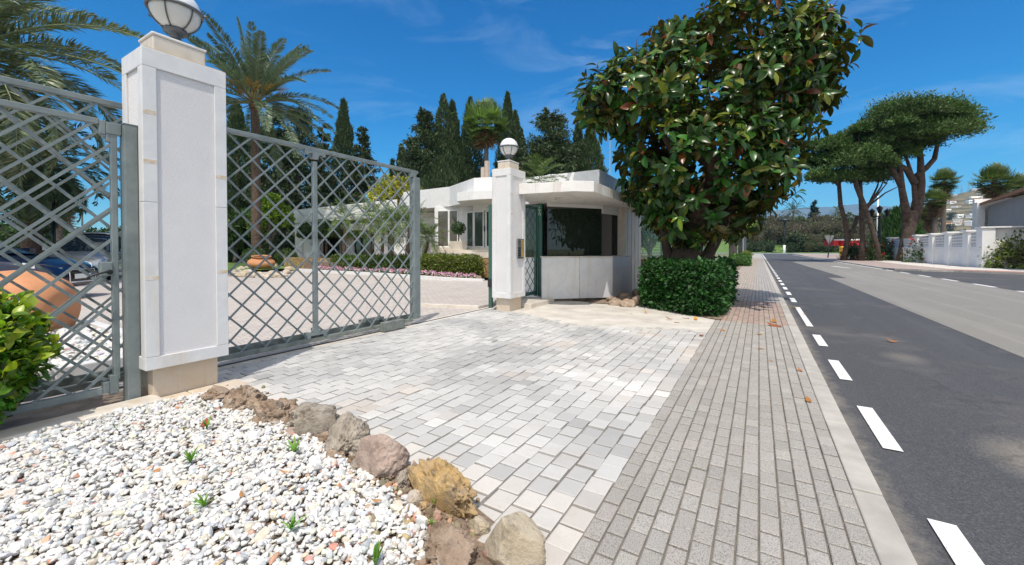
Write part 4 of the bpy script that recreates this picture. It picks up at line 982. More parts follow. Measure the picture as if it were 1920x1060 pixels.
for a, b, Da, Db, m in ((821.5,840,22.85,22.7,'greyglass'),(843,857,22.65,22.55,'greyglass')):
    f = MB(); A, B = np.array(lw(a,Da-.05)), np.array(lw(b,Db-.05)); d = (B-A)/np.linalg.norm(B-A)*.07
    f.slab(A-d,A,1.37,3.45,.06); f.slab(B,B+d,1.37,3.45,.06); f.slab(A,B,3.38,3.45,.06); f.slab(A,B,1.37,1.44,.06); fo = gb(f,'window',M['white'])
    g = MB(); g.slab(lw(a,Da-.035),lw(b,Db-.035),1.441,3.379,.02); gb(g,'pane',M[m],fo)
for a, b, Da, Db, m in ((876,886.2,22.2,22.0,'greenglass'),(890,905,21.9,21.7,'greenglass'),(912.5,940,21.5,21.0,'darkglass')):
    f = MB(); A, B = np.array(lw(a,Da)), np.array(lw(b,Db)); d = (B-A)/np.linalg.norm(B-A)*.1
    f.slab(A-d,A,1.37,3.317,.08); f.slab(B,B+d*.6,1.37,3.317,.08); f.slab(A,B,3.24,3.317,.08); f.slab(A,B,1.37,1.43,.08); fo = gb(f,'door',M['white'])
    g = MB(); g.slab(lw(a,Da+.03),lw(b,Db+.03),1.431,3.239,.02); gb(g,'pane',M[m],fo)
    if b == 905: h_ = MB(); h_.box(*(sorted((lw(907,21.5)[0],lw(907,21.5)[0]+.05))),*(sorted((lw(907,21.5)[1],lw(907,21.5)[1]+.05))),2.2,2.5); gb(h_,'handle',M['darkmetal'],fo)
for k in range(3):
    mb = MB(); mb.slab(lw(809 - 1.5*k,22.0 - .45*k), lw(975,20.2 - .45*k), .50, 1.36 - .13*k - .002*k, .449 if k else 1.6); gb(mb,'step',M['marble_cream'],bw=.01)
# left wing
mb = MB(); mb.slab(lw(553,36.0), lw(566,35.5), .45, 3.545, 1.2); gb(mb,'wall',M['white']); mb = MB(); mb.slab(lw(566.5,35.7), lw(600,34.4), .45, 2.25, .3); gb(mb,'wall',M['white'])
mb = MB(); mb.slab(lw(560,38.5), lw(748,31.2), .45, 3.545, .3, col=(.8,.8,.8)); gb(mb,'wall',M['white'])
mb = MB(); mb.slab(lw(637,34.6), lw(664,33.5), .45, 2.3, .3); gb(mb,'wall',M['white']); mb = MB(); mb.slab(lw(702,31.6), lw(727,30.7), .45, 3.4, .3); gb(mb,'wall',M['white']); mb = MB(); mb.slab(lw(738,29.5), lw(765,28.8), .45, 3.3, .3); gb(mb,'wall',M['white'])
mb = MB(); mb.slab(lw(655,31.9), lw(760,28.6), 2.75, 3.25, .5); gb(mb,'lower_fascia',M['white'],bw=.01)
mb = MB(); mb.slab(lw(618.5,35.3), lw(636.5,34.6), .6, 2.3, .02); gb(mb,'window',M['darkglass'])
mb = MB(); mb.slab(lw(664.5,33.2), lw(701.5,31.8), .5, 2.4, .02); gb(mb,'window',M['darkglass'])
mb = MB(); mb.slab(lw(727.5,30.5), lw(737.5,30.0), .5, 2.9, .02); gb(mb,'window',M['greenglass'])
mb = MB(); mb.slab(lw(601,35.6), lw(617,35.0), .5, 2.25, .02); gb(mb,'door',M['wood'])
# terraces behind the bed (ground the villa stands on)
mb = MB(); mb.prism([lw(545,26.5), lw(620,22.2), lw(790,19.6), lw(930,19.1), lw(1000,19.5), lw(1000,24), lw(770,30), lw(545,44)], -.1, .56); struct(mb.build('terrace', M['soil']))
# stone retaining wall and bed kerb
t = thing('retaining_wall', (*lw(700,21.5), 0), 'low honey coloured rubble stone wall behind the garden hedge', 'wall'); g0 = np.array([*lw(700,21.5), 0])
wl = [lw(532,26.6), lw(560,25.2), lw(628,23.2), lw(720,21.3), lw(800,19.6), lw(900,18.7), lw(935,18.5)]
mb = MB()
for a, b in zip(wl[:-1], wl[1:]): mb.slab(a, b, -.05, .86 if b[0] > lw(628,23.2)[0] + .01 else .74, .35)
gb(mb,'wall',M['rubble'])
mb = MB(); kl = [G(560,508.5), G(620,512.5), G(700,516.5), G(790,523.5), G(860,528.5), G(905,530.5)]
for a, b in zip(kl[:-1], kl[1:]): mb.slab(a[:2], b[:2], -.05, .14, .14)
struct(bevel(mb.build('bed_kerb', M['marble']),.01,2))
bedpoly = [k[:2] for k in kl] + [wl[5], wl[4], wl[3], wl[2], wl[1]]
mb = MB(); mb.sheet(bedpoly, .10); struct(mb.build('bed_soil', M['soil']))
# garden hedges along the wall
def linehedge(a, b, wd, z0, z1, n, L, base, label, amt=.3, grp=None):
    a, b = np.array(a[:2]), np.array(b[:2]); c = (a + b) / 2; ln = np.linalg.norm(b - a); rz = math.atan2(b[1] - a[1], b[0] - a[0])
    return hedge(-ln/2, ln/2, -wd/2, wd/2, z0, z1, n, L, base, label, loc=(c[0], c[1], z0), rz=rz, amt=amt, grp=grp)
GH = (.115,.15,.018)
linehedge(lw(792,18.75), lw(901,18.15), .7, .02, .93, 3600, .09, GH, 'yellow green clipped hedge below the villa entrance steps')
linehedge(lw(627,22.7), lw(700,21.05), .7, .02, .86, 2400, .10, (.07,.12,.018), 'clipped hedge at the left end of the flower bed behind the sliding gate')
linehedge(lw(701,20.95), lw(789,19.1), .7, .02, .88, 2400, .10, (.06,.105,.018), 'shaded clipped hedge behind the small palms in the flower bed')
# pink bedding plants
fm = MB(); r = np.random.default_rng(5)
n = 46; d = randdir(n, r); d[:, 2] = np.abs(d[:, 2]); leafy(fm, d * .12 * np.array([1, 1, .8]), d, .09, .6, (.06, .13, .03), .3, r=r)
fm.V = [v + np.array([0, 0, .04]) for v in fm.V]
fl = MB(); n = 42; d = randdir(n, r); d[:, 2] = np.abs(d[:, 2]) * .8 + .2
cc = vary((.62, .30, .42), n, .15, r, .05); cc[r.random(n) < .4] = (.80, .66, .70)
place(fl, LEAF4[0], LEAF4[1], d * .15 * np.array([1, 1, .9]) + np.array([0, 0, .07]), frames(randdir(n, r), d), np.c_[np.full(n,.085), np.full(n,.075), np.full(n,.075)], cc)
ft = thing('flowering_plant', (0, 0, 0), 'low pink flowering plant in the row in front of the garden hedge', 'flower', 'pink flowers along the bed kerb'); fm.build('foliage', M['leaf'], ft); fl.build('flowers', M['petal'], ft)
pts = []
for a, b in zip(kl[:-1], kl[1:]):
    q = np.linspace(0, 1, max(2, int(np.linalg.norm(b - a) / .27)), endpoint=False)
    for u in q: pts.append(a + (b - a) * u)
first = True
for i, p in enumerate(pts[7:-1]):
    q = p + F0 * random.uniform(.3, .5); sc = random.uniform(.8, 1.25); lo = (q[0] + random.uniform(-.06,.06), q[1] + random.uniform(-.06,.06), .10)
    if first: ft.location = lo; ft.scale = (sc,)*3; first = False
    else: dup(ft, lo, random.uniform(0, 6), sc)
# topiary ball in a planter
t = thing('topiary_plant', (*lw(859,21.0), 1.1), 'round clipped topiary ball in a white planter by the villa door', 'plant'); g0 = np.array([*lw(859,21.0), 0])
mb = MB(); mb.prism([lw(843.5,21.3), lw(875,20.9), lw(875,21.6), lw(843.5,22.0)], 1.09, 1.68); o = gb(mb,'planter',M['marble_cream'],bw=.01); o.location.z = -1.1
ball = MB(); V, F = ICO3; n = 700; d = randdir(n, r); c0 = np.array([*lw(860,21.3), 2.35])
leafy(ball, c0 + d * .30 * np.array([1.15,1.15,.95]), d, .07, .6, (.03,.075,.014), .3, r=r); ball.add(c0 + V * .27, F, (.02,.05,.01)); o = gb(ball,'foliage',M['leaf']); o.location.z = -1.1
mb = MB(); mb.tube([(*lw(860,21.3),1.6),(*lw(860,21.3),2.2)],.035,8); o = gb(mb,'stem',M['bark']); o.location.z = -1.1

# ------------------------------------------------------------------ tree generators (each makes ONE tree with its parts)
def frond(mb, p0, az, el0, L, droop, nl, ll, base, r, wid=.03, vee=.5, rac=.03, tipcol=None, twist=0.0, start=.12, lang=.9, lw_=1.0):
    h = np.array([math.cos(az), math.sin(az), 0]); q = np.linspace(0, 1, 12)
    ang = el0 - droop * q ** 1.3; seg = L / 11
    pts = [np.array(p0, float)]
    for k in range(11):
        a = ang[k]; pts.append(pts[-1] + seg * (h * math.cos(a) + np.array([0, 0, math.sin(a)])))
    pts = np.array(pts); sd = np.array([-h[1], h[0], 0.0])
    mb.tube(pts, np.linspace(rac, rac * .2, 12), 4, col=tipcol if tipcol is not None else np.array(base) * 1.3, cap=False)
    t = np.sort(r.uniform(start, 1, nl)); i = np.minimum((t * 11).astype(int), 10); fr = t * 11 - i
    P = pts[i] + (pts[i + 1] - pts[i]) * fr[:, None]; T = unit(pts[i + 1] - pts[i]); nr = np.cross(sd, T); nr = unit(nr); nr *= np.sign(nr[:, 2:3] + 1e-6) if abs(el0) < 1.2 else 1
    for sgn in (-1, 1):
        d = unit(T * lang + sgn * sd * (1.0 + r.normal(0, .1, (nl, 1))) + nr * vee * (1 + r.normal(0, .35, (nl, 1))) + np.array([0, 0, -.12]) + r.normal(0, .08, (nl, 3)))
        s = ll * (np.sin(np.clip(t * .95 + .05, 0, 1) * PI) ** .55 * .85 + .15) * r.uniform(.85, 1.1, nl)
        place(mb, LEAF4[0], LEAF4[1], P, frames(d, nr + r.normal(0, .3, (nl, 3))), np.c_[np.full(nl, wid) * lw_, s, s], vary(base, nl, .18, r, .06))
def ringtrunk(mb, P, R, n=14, rings=40, amp=.07, col=None, r=rng):
    P = np.array(P, float); q = np.linspace(0, 1, rings * 2 + 1); k = np.linspace(0, 1, len(P))
    pts = np.c_[[np.interp(q, k, P[:, i]) for i in range(3)]].T; rr = np.interp(q, k, R) * (1 + amp * np.where(np.arange(len(q)) % 2, 1, -1) + r.normal(0, .02, len(q)))
    mb.tube(pts, rr, n, col=col)
def feather_palm(pos, H, tr, nf, L, ll, base, label, name='palm_tree', seed=1, lean=(0, 0), nl=46, el=(-.5, 1.45), droop=1.1, wid=.045, boots=True, yellow=None, grp=None, trunk0=None, rac=.035, vee=.45, azs=None):
    r = np.random.default_rng(seed); t = thing(name, pos, label, 'palm', grp)
    top = np.array([lean[0], lean[1], H]); mb = MB()
    ringtrunk(mb, [(0, 0, -.1), top * .5 + np.array([-lean[0]*.2, -lean[1]*.2, 0]), top], [tr * 1.15 if trunk0 is None else trunk0, tr, tr * .95], 14, int(max(10, H * 5)), r=r)
    if boots: mb.tube([top + (0, 0, -.5 * tr * 3), top + (0, 0, -.1), top + (0, 0, .5 * tr * 2)], [tr * 1.0, tr * 1.4, tr * .6], 14, col=(1.1, .85, .6))
    mb.build('trunk', M['palmtrunk'], t)
    mb = MB()
    for i in range(nf):
        u = (i + .5) / nf; e = el[0] + (el[1] - el[0]) * (1 - (1 - u) ** 1.0) + r.normal(0, .08); az = i * 2.39996 + r.normal(0, .12)
        if azs is not None and i < len(azs): az, e = azs[i]
        l = L * r.uniform(.85, 1.08) * (1.0 if e < 1.0 else .85)
        c = np.array(base) * r.uniform(.8, 1.2)
        frond(mb, top + np.array([math.cos(az), math.sin(az), 0]) * tr * .5 + (0, 0, .25 * u), az, e, l, droop * r.uniform(.75, 1.2) * (1.25 - .55 * max(0, e)), nl, ll, c, r, wid, vee, rac, tipcol=yellow, start=.16)
    mb.build('crown', M['palm_leaf'], t)
    if yellow is not None:
        mb = MB()
        for i in range(9):
            az = r.uniform(0, 2 * PI); e = r.uniform(.1, .9); h = np.array([math.cos(az), math.sin(az), 0]); l = L * r.uniform(.22, .36)
            a = top; b = top + l * (h * math.cos(e) + np.array([0, 0, math.sin(e)])); mb.tube([a, (a + b) / 2, b], [.03, .02, .015], 4, col=(.55, .25, .02))
            for k in range(26):
                d = unit(b - a + r.normal(0, .5, 3) * l * .6 + np.array([0, 0, -.25 * l])); mb.bar(b - (b - a) * r.uniform(0, .2), b + d * l * r.uniform(.3, .5), .014, .014, col=vary((.40, .26, .06), 1, .2, r)[0])
        mb.build('flower_stalks', M['leaf_dry'], t)
    return t
def fan_palm(pos, H, tr, nf, R, base, label, seed=1, grp=None, skirt=1.0, lean=(0, 0), seg=18, dead=None):
    nf = int(nf * 1.5); r = np.random.default_rng(seed); t = thing('fan_palm', pos, label, 'palm', grp); top = np.array([lean[0], lean[1], H])
    mb = MB(); ringtrunk(mb, [(0, 0, -.1), top * .5, top], [tr * 1.3, tr, tr], 10, int(max(12, H * 3)), r=r); mb.build('trunk', M['bark_grey'], t)
    def fan(mb, p, az, e, pl, R, c, fold=.35, sg=seg):
        h = np.array([math.cos(az), math.sin(az), 0]); d = h * math.cos(e) + np.array([0, 0, math.sin(e)]); b = p + d * pl; sd = np.array([-h[1], h[0], 0]); nn = np.cross(sd, d)
        mb.bar(p, b, .035, .02, col=np.array(c) * 1.2)
        th = np.linspace(-1.9, 1.9, sg); dd = np.cos(th)[:, None] * d + np.sin(th)[:, None] * sd + np.array([0, 0, -1]) * (.12 + .25 * np.abs(np.sin(th)))[:, None] * fold * 2
        s = R * (1 - .2 * np.abs(th) / 1.9) * r.uniform(.9, 1.1, sg)
        place(mb, np.array([(0,0,0),(.5,.5,.03),(.36,.78,-.08),(0,1.0,-.42),(-.36,.78,-.08),(-.5,.5,.03)]), [np.array([(0,1,2,5),(2,3,4,5)])], np.repeat(b[None], sg, 0), frames(dd, np.repeat(nn[None], sg, 0) + r.normal(0, .2, (sg, 3))), np.c_[s * .105, s, s], vary(c, sg, .2, r, .06))
    mb = MB()
    for i in range(nf):
        u = (i + .5) / nf; e = -1.0 + 2.3 * u + r.normal(0, .15); az = i * 2.39996 + r.normal(0, .2)
        fan(mb, top, az, e, R * r.uniform(.45, .72), R * r.uniform(.55, .75), np.array(base) * r.uniform(.75, 1.25) * (1.0 if e > -.2 else .85))
    mb.build('crown', M['leaf'], t)
    if skirt:
        mb = MB()
        for i in range(int(nf * .9)):
            az = r.uniform(0, 2 * PI); e = r.uniform(-1.45, -.95); z = H - r.uniform(0, 1.1) * skirt
            fan(mb, np.array([lean[0] * z / H, lean[1] * z / H, z]), az, e, R * .4, R * r.uniform(.5, .8), np.array(dead or (.20, .145, .085)) * r.uniform(.6, 1.3), sg=9)
        mb.build('dead_fronds', M['leaf_dry'], t)
    return t
def cypress(H, R, n, base, seed, L=.55, name='cypress_tree', tips_=1, label='', pos=(0,0,0), grp=None):
    r = np.random.default_rng(seed); t = thing(name, pos, label, 'tree', grp)
    mb = MB(); mb.tube([(0,0,-.2),(0,0,H*.9)],[R*.16,.03],8); mb.build('trunk', M['bark'], t)
    mb = MB(); leads = [(0., 0., H)] + [(r.uniform(-.45,.45)*R, r.uniform(-.45,.45)*R, H * r.uniform(.8,.97)) for _ in range(tips_ - 1)]
    for lx, ly, lh in leads:
        m = n // len(leads); u = r.random(m) ** .8; z = .02 * lh + u * lh * .98; a = r.uniform(0, 2*PI, m)
        prof = np.minimum(1, (u * 6 + .35)) * np.clip((1 - u) * 1.9, 0, 1) ** .8; rr = R * (1 if len(leads) == 1 else .72) * prof
        P = np.c_[lx * np.minimum(1, u*2) + np.cos(a) * rr, ly * np.minimum(1, u*2) + np.sin(a) * rr, z]; b = fbm(P, .85, 3, seed); P[:, :2] = np.c_[lx * np.minimum(1,u*2), ly * np.minimum(1,u*2)] + (P[:, :2] - np.c_[lx * np.minimum(1,u*2), ly * np.minimum(1,u*2)]) * (1 + .3 * b + r.uniform(-.35, .08, m))[:, None]
        rad_ = np.c_[np.cos(a), np.sin(a), np.zeros(m)]; d = unit(rad_ * .45 + np.array([0, 0, 1.0]) + r.normal(0, .25, (m, 3)))
        s = L * np.exp(r.normal(0, .3, m)); place(mb, LEAF4[0], LEAF4[1], P, frames(d, rad_ + r.normal(0, .5, (m, 3))), np.c_[s * .30, s, s], vary(base, m, .32, r, .08))
    mb.build('crown', M['needle'], t); return t
def conifer(H, R, n, base, seed, label='', pos=(0,0,0), grp=None, name='conifer_tree', droop=.15, top=.9, gap=.35, sz=.29):
    r = np.random.default_rng(seed); t = thing(name, pos, label, 'tree', grp)
    mb = MB(); mb.tube([(0,0,-.2),(0,0,H*.5),(0,0,H*.98)],[R*.09,R*.06,.03],8)
    fo = MB(); nb = int(30 + n)
    for i in range(nb):
        u = 1 - (1 - r.random()) ** .75; z = H * (.06 + .94 * u) ; bl = R * ((1 - u) ** top * .95 + .05) * r.uniform(.6, 1.12); az = r.uniform(0, 2*PI); h = np.array([math.cos(az), math.sin(az), 0])
        e = r.uniform(.0, .55) + .4 * u; tip = np.array([0, 0, z]) + h * bl * math.cos(e) + np.array([0, 0, bl * math.sin(e)])
        mid = np.array([0, 0, z]) * .5 + tip * .5 + np.array([0, 0, bl * .04])
        if i % 2 == 0: mb.tube([(0,0,z), mid, tip], [.05, .03, .01], 4, cap=False)
        m = int((30 + 45 * bl / R) * (2.3 if sz < .4 else 1)); q = r.uniform(gap, 1.05, m); P = np.array([0, 0, z]) + (tip - np.array([0, 0, z])) * q[:, None] + r.normal(0, 1, (m, 3)) * np.array([.16, .16, .09]) * (bl * .55 + .35)
        d = unit(h * .9 + r.normal(0, .75, (m, 3)) + np.array([0, 0, .25 - droop])); s = sz * np.exp(r.normal(0, .3, m))
        place(fo, LEAF4[0], LEAF4[1], P, frames(d, np.array([0, 0, 1.0]) + r.normal(0, .6, (m, 3))), np.c_[s * .42, s, s], vary(np.array(base) * r.uniform(.7, 1.35), m, .25, r, .07))
    mb.build('trunk', M['bark'], t); fo.build('crown', M['needle'], t); return t
def broadleaf(H, R, n, base, seed, label='', pos=(0,0,0), grp=None, name='broadleaf_tree', trunk=.35, L=.35, nc=16, flat=.8, cat='tree', sparse=0.0, wr=.55):
    r = np.random.default_rng(seed); t = thing(name, pos, label, cat, grp); mb = MB(); fo = MB(); th = H * trunk
    mb.tube([(0,0,-.1),(R*.05,0,th*.5),(0,R*.05,th),(0,0,th+.3*R)],[R*.09,R*.07,R*.06,R*.03],8)
    cs = []
    for i in range(nc):
        d = randdir(1, r)[0]; c = np.array([0, 0, (th + H) / 2]) + d * np.array([R*.72, R*.72, (H - th) * .36]) * r.uniform(.45, 1) ** .5; cs.append(c)
        mb.tube([(0,0,th*.9), (c + np.array([0,0,th])) / 2, c],[R*.04,R*.025,R*.008],5,cap=False)
    m = n // nc
    for c in cs:
        d = randdir(m, r); s = R * r.uniform(.28, .46); q = r.uniform(.45, 1, m) ** .5; P = c + d * s * q[:, None] * np.array([1, 1, flat]); P[:, 2] = np.maximum(P[:, 2], .1)
        leafy(fo, P, unit(d + np.array([0, 0, .3])), L, wr, np.array(base) * r.uniform(.7, 1.35), .3, .1, .7, r=r)
    mb.build('trunk', M['bark_grey'], t); fo.build('crown', M['leaf'], t); return t
def pos_px(px, D, z=0.0): p = lw(px, D); return (p[0], p[1], z)
def zpx(py, D): return EYE + (HY - py) / FPX * D

# ------------------------------------------------------------------ palms
feather_palm(pos_px(481, 29.5, .1), zpx(200, 29.5), .30, 42, 6.4, .72, (.155, .215, .135), 'tall date palm with yellow flower stalks rising behind the sliding gate', seed=4, nl=170, droop=.85, wid=.06, yellow=(.20, .20, .09), el=(-.30, 1.5), rac=.05)
feather_palm(pos_px(-75, 13.5), 7.6, .42, 84, 5.2, .75, (.19, .23, .115), 'thick date palm with drooping fronds cut off by the left frame edge', seed=9, nl=125, droop=1.35, wid=.05, el=(-.8, 1.3), rac=.045)
feather_palm(pos_px(60, 17.5), 5.0, .32, 46, 3.6, .55, (.07, .11, .04), 'shorter shaded palm behind the lattice panel with fronds hanging before the sky', name='palm_tree', seed=10, nl=80, droop=1.6, wid=.055, el=(-.9, .9), rac=.03)
fan_palm(pos_px(110, 24), 4.3, .22, 26, 1.2, (.06, .075, .035), 'low fan palm behind the parked cars', seed=12, skirt=.8)
# pygmy palms by the villa
PG = [(646, 23.6, 3.1, 'slim pygmy palm nearest the domed trees'), (695, 22.0, 3.0, 'slender pygmy palm with orange crown base in front of the big window'), (716, 21.0, 2.5, 'leaning pygmy palm in the middle of the flower bed'),
      (735, 20.2, 2.6, 'bushy pygmy palm left of the gate end post'), (762, 19.5, 2.4, 'pygmy palm just left of the gate end post, with a shaggy trunk'), (792, 19.8, 1.75, 'small pygmy palm right of the gate end post beside the villa window')]
for i, (px, D, H, lb) in enumerate(PG):
    feather_palm(pos_px(px, D, .1), H * .94 - .1, .085 if i != 4 else .13, 26, 1.5 if i < 5 else 1.25, .34, (.12, .19, .05), lb, name='pygmy_palm', seed=20 + i, lean=(random.uniform(-.2,.25), random.uniform(-.2,.2)), nl=60, droop=1.35, wid=.013, el=(-.35, 1.35), boots=False, grp='pygmy palms in the flower bed', rac=.012, vee=.3)
feather_palm((-4.22, 8.15, 2.60), .12, .05, 26, .62, .17, (.10, .17, .03), 'small palm tuft growing on top of the gatehouse canopy', name='pygmy_palm', seed=31, nl=40, droop=1.2, wid=.012, boots=False, rac=.006, el=(-.1, 1.35))
fan_palm(pos_px(912, 47), zpx(232, 47), .26, 40, 2.3, (.14, .21, .065), 'tall fan palm with a brown skirt among the cypresses', seed=14, skirt=.9, seg=28, dead=(.26, .17, .08))
# ------------------------------------------------------------------ cypresses and conifers behind the villa
dk = (.050, .084, .030)
def cyp(px, D, ytop, R, tips_, seed, label, n=19000, base=dk, L=.30):
    return cypress(zpx(ytop, D) , R * (1.3 if tips_ == 1 else 1.6), n, base, seed, L=L, tips_=tips_, label=label, pos=pos_px(px, D), grp='cypresses behind the villa')
cyp(447, 47, 196, 1.7, 1, 41, 'cypress half hidden by the date palm trunk')
cyp(646, 50, 192, 1.35, 1, 42, 'single dense cypress rising above the middle of the sliding gate')
cyp(832, 47, 182, 1.9, 2, 43, 'tall twin tipped cypress left of the fan palm')
cyp(849, 49, 194, 1.3, 1, 44, 'cypress tip pressed against the twin tipped cypress')
cyp(882, 52, 188, 1.6, 1, 45, 'cypress directly left of the fan palm head')
cyp(952, 54, 178, 1.4, 1, 46, 'narrow pointed cypress right of the fan palm head')
cyp(966, 52, 212, 1.5, 2, 47, 'cypress behind the globe lamp of the far pillar')
cyp(1083, 50, 236, 1.7, 2, 48, 'cypress right of the broad conifer above the gatehouse')
cyp(1106, 48, 240, 1.9, 1, 49, 'cypress beside the rubber tree crown')
cyp(753, 62, 275, 1.1, 1, 50, 'thin far cypress left of the dark conifers')
cyp(736, 66, 302, 1.0, 2, 51, 'small far cypress above the gate end post')
cyp(862, 49, 262, 2.5, 1, 53, 'broad cypress left of the fan palm trunk', n=20000)
cyp(950, 49, 285, 2.4, 1, 55, 'low dark cypress behind the far pillar top')
cyp(437, 52, 300, 2.2, 1, 56, 'dark cypress seen through the lattice beside the near pillar')
cyp(822, 44, 300, 2.6, 1, 57, 'broad low cypress below the twin tipped cypress')
cyp(772, 47, 322, 2.0, 1, 58, 'low cypress at the left end of the group above the villa roof')
cyp(1000, 50, 285, 2.4, 1, 59, 'rounded cypress between the far pillar and the shaggy conifer')
cyp(1062, 50, 268, 2.2, 1, 54, 'dark cypress on the right flank of the shaggy conifer')
def con(px, D, ytop, R, n, seed, label, top=.9, base=(.050, .078, .032)):
    return conifer(zpx(ytop, D), R * 1.15, int(n * 1.5), base, seed, label, pos_px(px, D), 'dark conifers behind the villa', top=top)
con(515, 42, 204, 2.6, 95, 61, 'dark branchy conifer just right of the date palm trunk', .45)
con(560, 44, 212, 4.0, 130, 62, 'broad dark conifer between the date palm and the single cypress', .5)
con(607, 46, 236, 2.2, 70, 63, 'narrow branchy conifer left of the single cypress', .7)
con(680, 47, 236, 3.4, 80, 64, 'open conifer with stepped branches right of the single cypress', .95)
con(798, 45, 208, 3.7, 160, 65, 'pointed conifer left of the twin tipped cypress', .70)
con(1030, 46, 212, 4.6, 190, 66, 'broad shaggy conifer above the gatehouse roof', .55)
con(770, 50, 262, 2.6, 80, 67, 'lower conifer at the left foot of the pointed conifer', .6)
con(470, 50, 300, 4.0, 90, 68, 'shadowy conifer behind the date palm trunk', .5)
# garden trees behind the gate
broadleaf(zpx(355, 33) , 1.8, 4600, (.20, .29, .03), 71, 'bright green garden tree with a pale cut trunk beside the date palm', pos_px(506, 33), trunk=.30, L=.22)
broadleaf(zpx(326, 36), 2.3, 4200, (.27, .26, .025), 72, 'yellow flowering tree above the villa roof line at the gate end post', pos_px(742, 36), trunk=.45, L=.3, flat=1.0)
broadleaf(5.2, 2.8, 3400, (.05, .10, .02), 73, 'dark leafy tree behind the lawn hedge at the near pillar', pos_px(440, 36), trunk=.2, L=.32)
for i, (px, D, R, zc, lb) in enumerate([(588, 33.8, 1.15, 2.9, 'first domed clipped tree at the left end of the villa'), (612, 33.2, 1.3, 3.0, 'second domed clipped tree in front of the villa wing'), (640, 32.6, 1.25, 3.0, 'third domed clipped tree beside the dark window of the wing')]):
    t = thing('topiary_tree', pos_px(px, D, .5), lb, 'tree', 'domed clipped trees by the villa'); mb = MB(); d = randdir(1500, r); d[:, 2] = np.where(d[:, 2] < -.3, -.3 * r.random(1500), d[:, 2])
    c0 = np.array([0, 0, zc - .9]); leafy(mb, c0 + d * R * np.array([1, 1, .82]), d, .16, .6, (.035, .075, .015), .25, r=r); V, F = ICO3; mb.add(c0 + V * R * np.array([.93, .93, .55]) + np.array([0,0,.2]), F, (.03, .06, .012)); mb.build('foliage', M['leaf'], t)
    mb = MB(); mb.tube([(0,0,-.2),(0,0,zc-.9)],.09,8); mb.build('trunk', M['bark'], t)
for px, D, lb, R in ((476, 28.6, 'round clipped bush left of the big terracotta urn', .75), (537, 29, 'round clipped bush right of the terracotta urn', .7), (500, 31, 'round clipped bush at the foot of the date palm', .7)):
    t = thing('round_bush', pos_px(px, D, .1), lb, 'bush', 'round clipped bushes on the lawn'); mb = MB(); d = randdir(900, r); d[:, 2] = np.abs(d[:, 2]) * 1.0 - .1; leafy(mb, np.array([0,0,R*.75]) + d * R, d, .11, .6, (.05, .085, .02), .25, r=r); V, F = ICO3; mb.add(np.array([0,0,R*.72]) + V * R * .9, F, (.04, .07, .016)); mb.build('foliage', M['leaf'], t)
linehedge(lw(405, 37), lw(560, 36.5), 1.2, .1, 2.1, 3200, .16, (.022, .05, .012), 'dark boundary hedge across the lawn behind the date palm')
lt = broadleaf(5.5, 3.4, 2200, (.05, .085, .022), 150, 'garden tree in the belt behind the parked cars on the left', pos_px(60, 60), 'trees behind the parked cars', L=.5, trunk=.15)
for i, (px, D, sc) in enumerate([(-60,62,1.2),(5,70,1.0),(110,66,.9),(165,58,.75),(205,64,.8),(245,70,.9),(300,66,1.1),(350,62,1.2),(395,60,1.1),(-140,60,1.3),(-220,66,1.3)]): dup(lt, pos_px(px, D), i * 1.3, sc)
# urns and rocks
def urn(loc, prof, label, rz=0, tilt=(0, 0), n=40):
    t = thing('terracotta_urn', loc, label, 'urn'); mb = MB(); mb.lathe(prof, n=n); mb.build('body', M['terracotta'], t); t.rotation_euler = (tilt[0], tilt[1], rz)
    k = max(range(len(prof)), key=lambda i: prof[i][1]); rr, zz = prof[k]
    mb = MB(); mb.lathe([(rr-.01,zz-.02),(rr+.05,zz-.015),(rr+.06,zz+.03),(rr,zz+.045),(rr-.05,zz+.03),(rr-.06,zz-.06)], n=n); mb.build('rim', M['terracotta'], t); return t
pu = G(490, 507); urn((pu[0], pu[1], .06), [(0,0),(.45,.0),(.62,.10),(.85,.34),(.93,.58),(.86,.80),(.62,1.02),(.52,1.12),(.60,1.22)], 'wide terracotta urn resting on rocks by the lawn', tilt=(.05, .12)).scale = (.80, .80, .64)
ju = at(118, 588, 6.0); urn((ju[0], ju[1], ju[2]), [(0,0),(.33,0),(.39,.03),(.50,.14),(.56,.32),(.58,.55),(.52,.80),(.42,.98),(.30,1.06),(.27,1.14)], 'large orange terracotta jar lying behind the lattice panel next to the parked car', rz=YAW + .25, tilt=(0, -1.42))
pebs = [(448,508,'rock_pale'),(462,512,'rock_pale'),(475,517,'rock_sand'),(487,519,'rock_pale'),(500,518,'rock_sand'),(512,519,'rock_ochre'),(524,518,'rock_pale'),(535,514,'rock_pale'),(452,515,'rock_sand'),(441,513,'rock_pale'),(470,499,'rock_pale'),(515,501,'rock_pale'),(528,497,'rock_sand'),(541,500,'rock_pale'),(430,516,'rock_pale'),(456,520,'rock_sand'),(468,521,'rock_pale'),(494,521,'rock_pale'),(518,521,'rock_sand'),(530,519,'rock_pale'),(481,516,'rock_ochre'),(506,517,'rock_pale'),(446,519,'rock_sand'),(437,517,'rock_pale'),(540,507,'rock_sand'),(464,505,'rock_sand')]
rock = None
for i, (px, py, m) in enumerate(pebs):
    boulder(px, py, random.uniform(15, 28), random.uniform(9, 16), M[m], 100 + i, 'pale rock in the heap around the wide terracotta urn', .9, 'rock', 'pale rocks around the urn', 'rock', sub=ICO3, yaw=random.uniform(0, 6))

